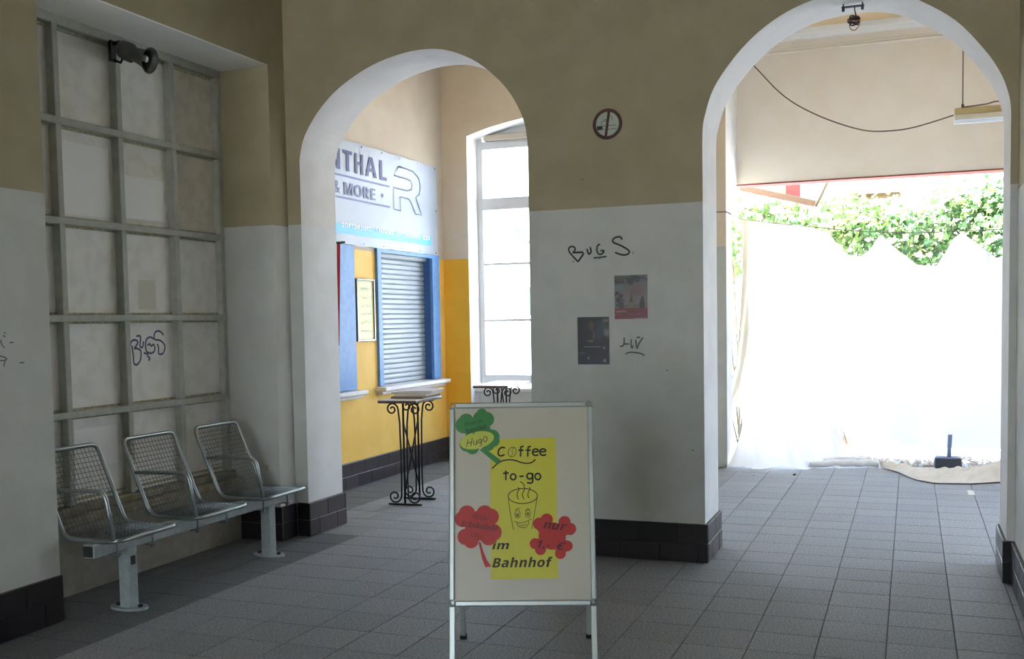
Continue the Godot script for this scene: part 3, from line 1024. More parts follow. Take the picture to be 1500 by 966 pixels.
func bar_table(label: String, at: Vector3, yaw: float, size: Vector2, drop := 0.0) -> Node3D:
	var t := thing("bar_table", label, "bar table", at, yaw, "wrought-iron bar tables in the hall")
	var s := st()
	box(s, Vector3(0, 0.885, 0), Vector3(size.x, 0.022, size.y), 0.005)
	var top := part("tabletop", s, M.wood_dark, t)
	s = st()
	box(s, Vector3(0, 0.899, 0), Vector3(size.x - 0.006, 0.006, size.y - 0.006), 0.002)
	part("top_layer", s, M.pale_top, top, "pale smooth top layer")  # thin pale layer over the dark wood tabletop
	for sz in [1, -1]:
		var z: float = sz * 0.155
		s = st()
		for sx in [-1.0, 1.0]:
			var p := []
			# upper scroll, straight stem, lower scroll
			var up := scroll_pts(Vector2(0.102, 0.815), 0.056, -1.0, PI, 1.45)
			up.reverse()
			var lo := scroll_pts(Vector2(0.092, 0.075), 0.06, 1.0, PI, 1.4)
			for q in up + [Vector2(0.034, 0.70), Vector2(0.03, 0.5), Vector2(0.028, 0.25), Vector2(0.03, 0.12)] + lo:
				p.append(Vector3(q.x * sx, q.y, z))
			tube(s, p, 0.0075, 6)
		tube(s, [Vector3(0, 0.015, z), Vector3(0, 0.874, z)], 0.009, 6)
		box(s, Vector3(0, 0.008, z), Vector3(0.30, 0.014, 0.026), 0.003)
		box(s, Vector3(0, 0.869, z), Vector3(0.30, 0.01, 0.026), 0.003)
		part("scroll_leg", s, M.iron, t)
	s = st()
	for sg in [-1.0, 1.0]:
		tube(s, [Vector3(0, 0.70, sg * 0.155), Vector3(0, 0.12, -sg * 0.155)], 0.008, 6)
	part("cross_brace", s, M.iron, t)
	return t

func tables() -> void:
	bar_table("black wrought-iron bar table with newspapers on top by the yellow wall", Vector3(-4.0, 0, -7.99), 0.05, Vector2(0.35, 0.57))
	bar_table("black wrought-iron bar table with a bare shiny top below the hall window", Vector3(-3.95, 0, -10.0), 0.08, Vector2(0.37, 0.8))
	var y := 0.902
	var rr := RandomNumberGenerator.new()
	rr.seed = 11
	var names := ["lowest folded newspaper in the stack on the bar table", "second folded newspaper from the bottom of the bar table stack", "third folded newspaper up in the bar table stack", "white magazine lying topmost on the bar table stack"]
	for i in 4:
		var h: float = [0.02, 0.016, 0.016, 0.01][i]
		var s := st()
		for l in 3:
			box(s, Vector3(rr.randf_range(-0.003, 0.003), h * (l + 0.5) / 3, rr.randf_range(-0.003, 0.003)), Vector3(0.28, h / 3 - 0.0006, 0.40), 0.0)
		tube(s, [Vector3(-0.14, h / 2, -0.20), Vector3(-0.14, h / 2, 0.20)], h / 2, 8)
		var o := part("newspaper" if i < 3 else "magazine", s, [M.paper_dark, M.paper, M.paper, M.paper2][i])
		o.position = Vector3(-3.97 + [0.0, 0.01, 0.0, 0.025][i], y, -8.05 - [0.0, 0.01, 0.03, 0.06][i])
		o.rotation.y = [0.05, 0.12, -0.05, 0.16][i]
		tag(o, names[i], "newspaper" if i < 3 else "magazine", "newspapers on the bar table")
		y += h + 0.0005

# ---------------------------------------------------------------- A-board
func bp(q: Vector2, n := 0.0) -> Vector3:        # poster layout units to metres on the panel
	var x := q.x - 765.0
	var y := 888.0 - q.y
	return Vector3(-0.0027 + 0.0029576 * x + 3.07e-5 * y + 3.5e-7 * x * y, 0.3223 + 0.0028884 * y + 3.5e-7 * y * y, n)

func cut(pts, m: Material, parent: Node, called: String, n0: float, n1: float, label := "") -> Node:
	var p := PackedVector2Array()
	for q in pts:
		var v := bp(q)
		p.append(Vector2(v.x, v.y))
	var s := st()
	prism(s, p, n0, n1)
	return part(called, s, m, parent, label)

func blob(list: Array) -> PackedVector2Array:
	var acc := circle(Vector2(list[0], list[1]), list[2], -1.0, 28)
	for i in range(3, list.size(), 3):
		var r := Geometry2D.merge_polygons(acc, circle(Vector2(list[i], list[i + 1]), list[i + 2], -1.0, 28))
		var best := 0
		for k in r.size():
			if absf(area2(r[k])) > absf(area2(r[best])):
				best = k
		acc = r[best]
	return acc

func board() -> void:
	var t := thing("a_board", "aluminium A-frame sign board with a Coffee to-go poster in mid-floor", "sign board", Vector3(-1.541, 0, -4.093), 0.332)
	var lean := Transform3D(Basis(Vector3.RIGHT, -0.238), Vector3.ZERO)
	var face := Node3D.new()            # the leaning front panel
	face.name = "front_panel"
	t.add_child(face)
	face.transform = lean
	var w := 0.64
	var y0 := 0.321
	var y1 := 1.215
	var s := st()
	box(s, Vector3(0, (y0 + y1) / 2, -0.009), Vector3(w - 0.02, y1 - y0 - 0.02, 0.008))
	part("backing", s, M.alu, face)
	s = st()
	box(s, Vector3(0, (y0 + y1) / 2, -0.0035), Vector3(w - 0.03, y1 - y0 - 0.03, 0.003))
	part("poster_sheet", s, M.sheet, face)
	var fw := 0.0245
	for sg in [-1, 1]:
		s = st()
		box(s, Vector3(sg * (w - fw) / 2, (y0 + y1) / 2, 0.0), Vector3(fw, y1 - y0 - 0.05, 0.018), 0.005)
		part("snap_rail", s, M.alu, face)
		s = st()
		box(s, Vector3(0, (y0 + y1) / 2 + sg * (y1 - y0 - fw) / 2, 0.0), Vector3(w - 0.05, fw, 0.018), 0.005)
		part("snap_rail", s, M.alu, face)
	for sx in [-1, 1]:
		for sy in [-1, 1]:
			s = st()
			var c := Vector2(sx * (w / 2 - 0.022), (y0 + y1) / 2 + sy * ((y1 - y0) / 2 - 0.022))
			var p := PackedVector2Array()
			for k in 7:
				var a := PI / 2 * k / 6.0
				p.append(c + Vector2(sx * cos(a), sy * sin(a)) * 0.024)
			for k in 7:
				var a := PI / 2 * (6 - k) / 6.0
				p.append(c + Vector2(sx * cos(a), sy * sin(a)) * -0.002 - Vector2(sx, sy) * 0.0005)
			prism(s, p, -0.009, 0.010)
			part("corner", s, M.chrome, face)
	# print
	cut(v2([718, 643, 814, 642, 818, 848, 719, 849]), M.yellow_paper, face, "yellow_sheet", -0.002, -0.0014)
	var grn := blob([701, 634, 19, 679, 622, 12, 683, 616, 11, 703, 612, 10, 713, 614, 11, 706, 606, 8, 721, 640, 11, 724, 646, 8, 715, 650, 10, 684, 650, 11, 692, 655, 10])
	cut(grn, M.green, face, "clover_cutout", -0.0012, -0.0004, "green paper clover cut-out")
	cut(v2([703, 659, 708, 655, 734, 674, 728, 680]), M.green, face, "clover_stem", -0.0012, -0.0004)
	cut(circle(Vector2(698.7, 644.5), 25.5, 12.5, 30, -0.22), M.lime, face, "oval_label", -0.0003, 0.0002)
	var rd1 := blob([701, 772, 20, 684, 752, 12, 678, 760, 12, 710, 752, 12, 719, 757, 12, 682, 786, 12, 690, 792, 11, 722, 780, 13, 716, 787, 12, 703, 760, 13, 692, 764, 13])
	cut(rd1, M.red, face, "clover_cutout", -0.0012, -0.0004, "red paper clover cut-out with a curved stem")
	cut(v2([701, 794, 704, 794, 708, 808, 713, 820, 720, 830, 711, 831, 706, 818]), M.red, face, "clover_stem", -0.0012, -0.0004)
	var rd2 := blob([809, 786, 20, 801, 762, 9, 790, 768, 9, 797, 772, 11, 827, 766, 9, 835, 776, 9, 826, 775, 11, 784, 797, 8, 792, 806, 8, 792, 799, 10, 831, 801, 8, 821, 812, 8, 823, 801, 11])
	cut(rd2, M.red, face, "clover_cutout", -0.0012, -0.0004, "red paper clover cut-out with a price")
	var bas := Basis.IDENTITY
	var wr := func(txt: String, f: String, b: bool, x0: float, x1: float, yy: float, hh: float, m: Material, n: float, sh := 0.0, rot := 0.0) -> void:
		write(face, "lettering", txt, f, b, bp(Vector2((x0 + x1) / 2, yy), n), Basis(Vector3.BACK, rot), (x1 - x0) * 0.00297, hh * 0.00292, m, sh)
	wr.call("Heute im", "Droid Serif", false, 679, 707, 618, 6.5, M.ink_green, 0.0, 0.2, 0.2)
	wr.call("Angebot", "Droid Serif", true, 680, 714, 629, 11, M.ink_green, 0.0, 0.2, 0.25)
	wr.call("Heiße", "Droid Serif", false, 691, 716, 757, 8, M.ink_red, 0.0, 0.2, -0.18)
	wr.call("Schokolade", "Droid Serif", true, 675, 730, 770, 9, M.ink_red, 0.0, 0.2, -0.15)
	wr.call("1,80 €", "Droid Serif", false, 689, 709, 785, 7, M.ink_red, 0.0, 0.2, -0.15)
	wr.call("nur", "Droid Sans", true, 796, 830, 772, 10, M.ink_red, 0.0, 0.25, -0.12)
	wr.call("1,-", "Droid Sans", true, 787, 806, 799, 13, M.ink_red, 0.0, 0.25, -0.12)
	wr.call("€", "Droid Sans", true, 815, 829, 801, 12, M.ink_red, 0.0, 0.25, -0.12)
	wr.call("im", "Droid Sans", true, 721, 746, 798.5, 12.5, M.ink, -0.0013, 0.22)
	wr.call("Bahnhof", "Droid Sans", true, 721, 810, 824, 15, M.ink, -0.0013, 0.22)
	# hand-drawn strokes
	var zc := func(q: Vector2) -> Vector3: return bp(Vector2(710, 640) + q / 12.07, -0.0013)
	s = st()
	for l in [[360, 195, 310, 185, 265, 210, 240, 260, 245, 310, 275, 335, 320, 330, 350, 310], [690, 175, 655, 175, 640, 205, 635, 355], [820, 175, 785, 180, 768, 210, 762, 355], [850, 275, 945, 265, 940, 235, 900, 220, 860, 240, 848, 290, 875, 330, 920, 335, 950, 320], [980, 275, 1075, 265, 1070, 235, 1030, 220, 990, 240, 978, 290, 1005, 330, 1050, 335, 1085, 318], [850, 645, 852, 730, 848, 800, 815, 825, 750, 815]]:
		stroke(s, v2(l), zc, 0.0068, Vector3.BACK)
	for l in [[595, 240, 690, 240], [725, 240, 815, 240], [375, 600, 375, 765], [325, 645, 425, 640], [615, 703, 690, 700]]:
		stroke(s, v2(l), zc, 0.0068, Vector3.BACK, false)
	for e in [[505, 710, 48, 52], [798, 700, 50, 50], [940, 710, 50, 55]]:
		stroke(s, ring_path(Vector2(e[0], e[1]), e[2], e[3]), zc, 0.0068, Vector3.BACK, false)
	stroke(s, v2([130, 560, 230, 470, 330, 420, 450, 405, 560, 425, 660, 460, 760, 475, 840, 455, 900, 405]), zc, 0.0055, Vector3.BACK)
	part("lettering", s, M.ink_dark, face, "black brush lettering Coffee to-go")
	s = st()
	stroke(s, ring_path(Vector2(487, 270), 68, 90, 0.35), zc, 0.0026, Vector3.BACK, false)
	stroke(s, v2([520, 190, 480, 250, 500, 290, 465, 340]), zc, 0.0022, Vector3.BACK)
	var cc := func(q: Vector2) -> Vector3: return bp(Vector2(730, 700) + q / 10.73, -0.0013)
	stroke(s, ring_path(Vector2(385, 290), 230, 118, 0.0, 30), cc, 0.0036, Vector3.BACK, false)
	for l in [[345, 60, 400, 110, 410, 190, 380, 250, 385, 300, 405, 340], [310, 150, 325, 190, 300, 240, 300, 300, 320, 345], [485, 150, 500, 180, 470, 240, 465, 290, 490, 320]]:
		stroke(s, v2(l), cc, 0.0036, Vector3.BACK)
	for l in [[155, 330, 190, 560, 240, 820], [610, 330, 570, 560, 530, 810], [265, 510, 300, 490, 345, 490], [435, 525, 460, 490, 500, 505], [245, 680, 320, 712, 420, 702, 520, 650], [295, 710, 310, 760, 380, 790, 450, 770, 482, 690], [320, 745, 385, 755, 445, 735]]:
		stroke(s, v2(l), cc, 0.0024, Vector3.BACK)
	for e in [[303, 575, 42, 62], [467, 570, 40, 62], [303, 590, 20, 26], [467, 575, 20, 26], [303, 590, 8, 12], [467, 575, 8, 12]]:
		stroke(s, ring_path(Vector2(e[0], e[1]), e[2], e[3]), cc, 0.0024, Vector3.BACK, false)
	part("cup_drawing", s, M.ink, face, "ink drawing of a smiling steaming cup")
	s = st()
	var hc := func(q: Vector2) -> Vector3: return bp(Vector2(660, 595) + q / 10.16, 0.0004)
	for l in [[260, 490, 238, 600], [325, 470, 300, 590], [245, 550, 320, 525], [345, 510, 345, 560, 385, 560, 392, 500], [392, 500, 395, 560], [465, 500, 430, 490, 415, 530, 440, 545, 465, 500], [465, 490, 455, 580, 430, 590], [520, 450, 492, 470, 498, 520, 530, 520, 545, 470, 520, 450]]:
		stroke(s, v2(l), hc, 0.003, Vector3.BACK, l.size() > 6)
	part("lettering", s, M.ink, face, "handwritten Hugo")
	# legs and hinge
	for sx in [-1, 1]:
		s = st()
		box(s, Vector3(sx * (w / 2 - 0.0135), y0 / 2 - 0.0, -0.006), Vector3(0.026, y0, 0.014), 0.003)
		part("front_leg", s, M.alu, face)
	var tp: Vector3 = lean * Vector3(0, y1 - 0.02, -0.02)
	var foot := Vector3(0, 0.0, -0.625)
	var rear := Node3D.new()
	rear.name = "rear_panel"
	t.add_child(rear)
	var up := (tp - foot).normalized()
	rear.transform = Transform3D(Basis(Vector3.RIGHT, up, Vector3.RIGHT.cross(up)), foot)
	var ln := (tp - foot).length()
	s = st()
	box(s, Vector3(0, ln - (y1 - y0) / 2, 0.002), Vector3(w - 0.05, y1 - y0 - 0.02, 0.012), 0.003)
	part("back_sheet", s, M.alu, rear)
	for sx in [-1, 1]:
		s = st()
		box(s, Vector3(sx * (w / 2 - 0.0135), ln / 2, 0.0), Vector3(0.026, ln, 0.016), 0.003)
		part("rear_leg", s, M.alu, rear)
		s = st()
		box(s, Vector3(sx * (w / 2 - 0.0135), 0.012, 0.0), Vector3(0.034, 0.022, 0.03), 0.004)
		part("rubber_foot", s, M.dark, rear)
	for sx in [-1, 1]:
		s = st()
		box(s, tp + Vector3(sx * 0.2, 0.01, 0.0), Vector3(0.06, 0.02, 0.035), 0.004)
		part("hinge", s, M.chrome, t)

# ---------------------------------------------------------------- signs on the pier
func no_smoking() -> void:
	var t := thing("no_smoking_sign", "round red and white no smoking sign on the pier", "sign", Vector3(-1.811, 2.786, ZF))
	var s := st()
	prism(s, circle(Vector2.ZERO, 0.092, 0.092, 40), 0.0, 0.002)
	part("disc", s, M.nos_white, t)
	s = st()
	var p := []
	for i in 40:
		p.append(Vector3(cos(TAU * i / 40) * 0.0865, sin(TAU * i / 40) * 0.0865, 0.002))
	tube(s, p, 0.0105, 8, true, Vector3.BACK, 0.0012)
	tube(s, [Vector3(-0.012, -0.08, 0.003), Vector3(0.012, 0.08, 0.003)], 0.0085, 8, false, Vector3.BACK, 0.0012)
	part("ring", s, M.nos_red, t)
	s = st()
	box(s, Vector3(-0.05, -0.022, 0.0022), Vector3(0.036, 0.024, 0.001))
	part("glowing_end", s, M.dark, t)
	s = st()
	for l in [[-0.03, -0.011, 0.056, -0.011, 0.056, -0.033, -0.03, -0.033], [-0.04, -0.008, -0.042, 0.012, -0.03, 0.02, -0.005, 0.02], [-0.025, 0.028, 0.0, 0.028], [0.02, 0.055, 0.032, 0.038, 0.03, 0.018]]:
		stroke(s, v2(l), func(q: Vector2) -> Vector3: return Vector3(q.x, q.y, 0.0022), 0.0035, Vector3.BACK, false)
	part("cigarette", s, M.marker_grey, t)

func shade(img: Image, cx: float, cy: float, rx: float, ry: float, c: Color, hard := 3.0) -> void:
	for y in range(maxi(0, int(cy - ry)), mini(img.get_height(), int(cy + ry) + 1)):
		for x in range(maxi(0, int(cx - rx)), mini(img.get_width(), int(cx + rx) + 1)):
			var d := Vector2((x - cx) / rx, (y - cy) / ry).length()
			if d < 1.0:
				img.set_pixel(x, y, img.get_pixel(x, y).lerp(c, clampf((1.0 - d) * hard, 0, 1)))

func poster_tex(kind: int) -> ImageTexture:
	var w := 180
	var h := 252
	var img := Image.create(w, h, false, Image.FORMAT_RGB8)
	var rr := RandomNumberGenerator.new()
	rr.seed = 40 + kind
	if kind == 0:
		for y in h:
			img.fill_rect(Rect2i(0, y, w, 1), c8(150, 140, 136).lerp(c8(208, 184, 178), clampf(y / 150.0, 0, 1)))
		shade(img, 130, 90, 60, 40, c8(190, 140, 134), 1.5)
		img.fill_rect(Rect2i(0, 10, 56, 26), c8(120, 116, 104))
		img.fill_rect(Rect2i(0, 36, 56, 8), c8(58, 52, 50))
		shade(img, 24, 70, 40, 22, c8(156, 190, 190), 2.0)
		for i in 26:
			shade(img, rr.randf_range(60, 180), rr.randf_range(0, 34), rr.randf_range(8, 18), rr.randf_range(6, 12), [c8(58, 46, 42), c8(40, 84, 70), c8(160, 190, 170), c8(74, 60, 50)][rr.randi() % 4], 2.0)
		shade(img, 88, 36, 24, 24, c8(86, 56, 46), 2.0)
		for i in 26:
			shade(img, rr.randf_range(0, 52), rr.randf_range(100, 180), rr.randf_range(6, 14), rr.randf_range(6, 14), [c8(44, 44, 34), c8(150, 146, 60), c8(30, 40, 44), c8(96, 112, 112)][rr.randi() % 4], 2.0)
		for y in range(76, 160):                     # slim lattice tower
			var hw := 1.0 + pow((y - 76) / 84.0, 2.4) * 12.0
			img.fill_rect(Rect2i(int(92 - hw), y, int(hw * 2.0), 1), c8(120, 92, 78))
		shade(img, 92, 162, 7, 10, c8(206, 184, 172), 4.0)
		img.fill_rect(Rect2i(60, 168, 90, 24), c8(176, 160, 120))
		shade(img, 150, 172, 16, 40, c8(34, 34, 36), 4.0)
		shade(img, 152, 134, 10, 13, c8(96, 48, 36), 3.0)
		shade(img, 36, 176, 16, 26, c8(44, 52, 62), 3.0)
		img.fill_rect(Rect2i(0, 190, w, 62), c8(206, 26, 30))
		img.fill_rect(Rect2i(8, 204, 56, 9), c8(240, 226, 222))
		for x in [8, 22, 70, 110]:
			img.fill_rect(Rect2i(x, 224, 34 if x > 50 else 10, 4), c8(232, 150, 146))
		img.fill_rect(Rect2i(106, 246, 74, 6), c8(226, 218, 210))
	else:
		img.fill(c8(26, 28, 34))
		for y in h:
			if y > 150:
				img.fill_rect(Rect2i(0, y, w, 1), c8(26, 30, 40).lerp(c8(38, 62, 104), (y - 150) / 100.0))
		img.fill_rect(Rect2i(0, 0, w, 8), c8(34, 44, 38))
		shade(img, 150, 50, 40, 44, c8(48, 112, 86), 1.6)
		shade(img, 164, 84, 26, 34, c8(196, 206, 198), 1.4)
		img.fill_rect(Rect2i(146, 12, 30, 14), c8(176, 190, 178))
		shade(img, 122, 84, 26, 52, c8(58, 76, 118), 3.0)
		shade(img, 60, 56, 40, 44, c8(52, 40, 26), 2.5)
		shade(img, 78, 50, 18, 40, c8(150, 112, 78), 2.0)
		shade(img, 92, 96, 9, 30, c8(190, 160, 128), 2.0)
		shade(img, 66, 92, 28, 38, c8(30, 24, 20), 2.5)
		shade(img, 72, 128, 26, 10, c8(190, 150, 104), 2.0)
		img.fill_rect(Rect2i(34, 156, 96, 5), c8(200, 204, 206))
		shade(img, 150, 164, 10, 9, c8(196, 202, 220), 2.5)
		shade(img, 152, 232, 10, 12, c8(214, 218, 232), 3.0)
		shade(img, 60, 218, 9, 10, c8(170, 190, 216), 2.5)
		for y in [186, 194, 206]:
			img.fill_rect(Rect2i(8, y, 36 if y < 200 else 16, 3), c8(150, 164, 160))
	return ImageTexture.create_from_image(img)

func poster(kind: int, lo: Vector2, hi: Vector2, label: String) -> void:
	var t := thing("poster", label, "poster", Vector3((lo.x + hi.x) / 2, (lo.y + hi.y) / 2, ZF), 0.0, "small posters on the pier")
	var w := hi.x - lo.x
	var h := hi.y - lo.y
	var s := st()
	box(s, Vector3(0, 0, 0.001), Vector3(w, h, 0.0016))
	part("backing", s, M.paper2, t)
	s = st()
	s.set_normal(Vector3.BACK)
	var c := [[-0.5, 0.5, 0, 0], [0.5, 0.5, 1, 0], [0.5, -0.5, 1, 1], [-0.5, 0.5, 0, 0], [0.5, -0.5, 1, 1], [-0.5, -0.5, 0, 1]]
	for q in c:
		s.set_uv(Vector2(q[2], q[3]))
		s.add_vertex(Vector3(q[0] * w, q[1] * h, 0.0021))
	var m := flat_mat(Color.WHITE, 0.35)
	m.albedo_color = Color(0.56, 0.56, 0.56)
	m.albedo_texture = poster_tex(kind)
	m.texture_repeat = false
	part("print", s.commit(), m, t)

func ceiling_bits() -> void:
	# bracket with a coil of cable in the crown of the right arch
	var t := thing("cable_coil", "coil of dark cable hanging from a bracket in the crown of the right arch", "cable", Vector3(-0.337, 3.425, -6.73))
	var s := st()
	box(s, Vector3(0, -0.02, 0), Vector3(0.13, 0.006, 0.03), 0.001)
	for sx in [-1, 1]:
		box(s, Vector3(sx * 0.055, -0.03, 0), Vector3(0.016, 0.028, 0.02), 0.002)
		tube(s, [Vector3(sx * 0.055, 0.0, 0), Vector3(sx * 0.055, -0.03, 0)], 0.005, 6)
	part("bracket", s, M.marker, t)
	s = st()
	var rr := RandomNumberGenerator.new()
	rr.seed = 3
	for k in 6:
		var p := []
		var r := rr.randf_range(0.028, 0.042)
		var ax := Basis(Vector3(rr.randf_range(-1, 1), rr.randf_range(-0.4, 0.4), rr.randf_range(-1, 1)).normalized(), rr.randf_range(0.2, 1.1))
		for i in 20:
			p.append(Vector3(0.005, -0.105, 0) + ax * Vector3(cos(TAU * i / 20) * r, sin(TAU * i / 20) * r * 0.6, 0.006 * k - 0.015))
		tube(s, p, 0.0042, 6, true)
	tube(s, smooth_path([Vector3(0.01, -0.02, 0), Vector3(0.012, -0.05, 0.005), Vector3(0.02, -0.08, 0), Vector3(0.03, -0.11, 0.01)]), 0.0042, 6)
	part("cable", s, M.coil, t)
	s = st()
	tube(s, smooth_path([Vector3(0.04, -0.10, 0.01), Vector3(0.035, -0.14, 0.012), Vector3(0.01, -0.165, 0.012), Vector3(-0.015, -0.15, 0.012), Vector3(-0.018, -0.11, 0.01)]), 0.003, 6)
	tube(s, smooth_path([Vector3(-0.03, -0.10, 0.025), Vector3(0.0, -0.118, 0.04), Vector3(0.035, -0.112, 0.028)]), 0.0035, 6)
	part("bare_wire", s, M.copper, t)
	# pendant lamp and its slack cable
	t = thing("pendant_lamp", "unlit fluorescent tube lamp hanging on rods behind the right arch", "lamp", Vector3(0.31, 3.1, -9.0))
	s = st()
	box(s, Vector3(0.62, 0.02, 0), Vector3(1.24, 0.055, 0.07), 0.006)
	part("housing", s, M.lamp_body, t)
	s = st()
	prism(s, [Vector2(-0.05, 0.0), Vector2(0.05, 0.0), Vector2(0.11, -0.05), Vector2(0.10, -0.052), Vector2(0.045, -0.006), Vector2(-0.045, -0.006), Vector2(-0.10, -0.052), Vector2(-0.11, -0.05)], 0.0, 1.24, Transform3D(Basis(Vector3(0, 0, -1), Vector3.UP, Vector3(1, 0, 0)), Vector3(0, -0.008, 0)))
	part("reflector", s, M.lamp_white, t)
	for z in [-0.045, 0.045]:
		s = st()
		tube(s, [Vector3(0.01, -0.05, z), Vector3(1.22, -0.05, z)], 0.013, 10)
		part("tube", s, M.lamp_white, t)
	for x in [0.06, 1.18]:
		s = st()
		tube(s, [Vector3(x, 0.045, 0), Vector3(x, 1.42, 0)], 0.005, 6)
		box(s, Vector3(x, 0.06, 0), Vector3(0.02, 0.04, 0.02), 0.003)
		part("rod", s, M.cable, t)
	s = st()
	tube(s, smooth_path([Vector3(0.05, 0.05, 0.03), Vector3(0.22, 0.06, 0.03), Vector3(0.32, 0.075, 0.03), Vector3(0.55, 0.055, 0.03), Vector3(0.85, 0.06, 0.03)]), 0.006, 6)
	part("flex", s, M.cable, t)
	s = st()
	tube(s, smooth_path([Vector3(-1.95, 4.52, -9.0), Vector3(-1.55, 4.02, -9.0), Vector3(-1.223, 3.624, -9.0), Vector3(-0.985, 3.36, -9.0), Vector3(-0.712, 3.18, -9.0), Vector3(-0.393, 3.044, -9.0), Vector3(-0.185, 3.016, -9.0), Vector3(0.02, 3.03, -9.0), Vector3(0.305, 3.10, -9.0)]), 0.0055, 6)
	tag(part("slack_cable", s, M.cable), "thin grey cable sagging from the hall ceiling to the lamp", "cable")

# ---------------------------------------------------------------- tarpaulin and the yard
func cloth(top: Callable, bottom: Callable, x0: float, x1: float, z: Callable, nu: int, nv: int, thick := 0.004) -> SurfaceTool:
	var s := st()
	s.set_smooth_group(0)
	var g := []
	for i in nu + 1:
		var x := lerpf(x0, x1, float(i) / nu)
		var row := []
		for j in nv + 1:
			var v := float(j) / nv
			var y: float = lerpf(bottom.call(x), top.call(x), v)
			row.append(z.call(x, y, v))
		g.append(row)
	for i in nu:
		for j in nv:
			tri(s, g[i][j], g[i + 1][j], g[i + 1][j + 1])
			tri(s, g[i][j], g[i + 1][j + 1], g[i][j + 1])
	return s

func along(list: Array, x: float) -> float:
	for i in range(0, list.size() - 2, 2):
		if x <= list[i + 2]:
			var t := clampf((x - list[i]) / (list[i + 2] - list[i]), 0, 1)
			t = lerpf(t, t * t * (3 - 2 * t), 0.4)
			return lerpf(list[i + 1], list[i + 3], t)
	return list[-1]

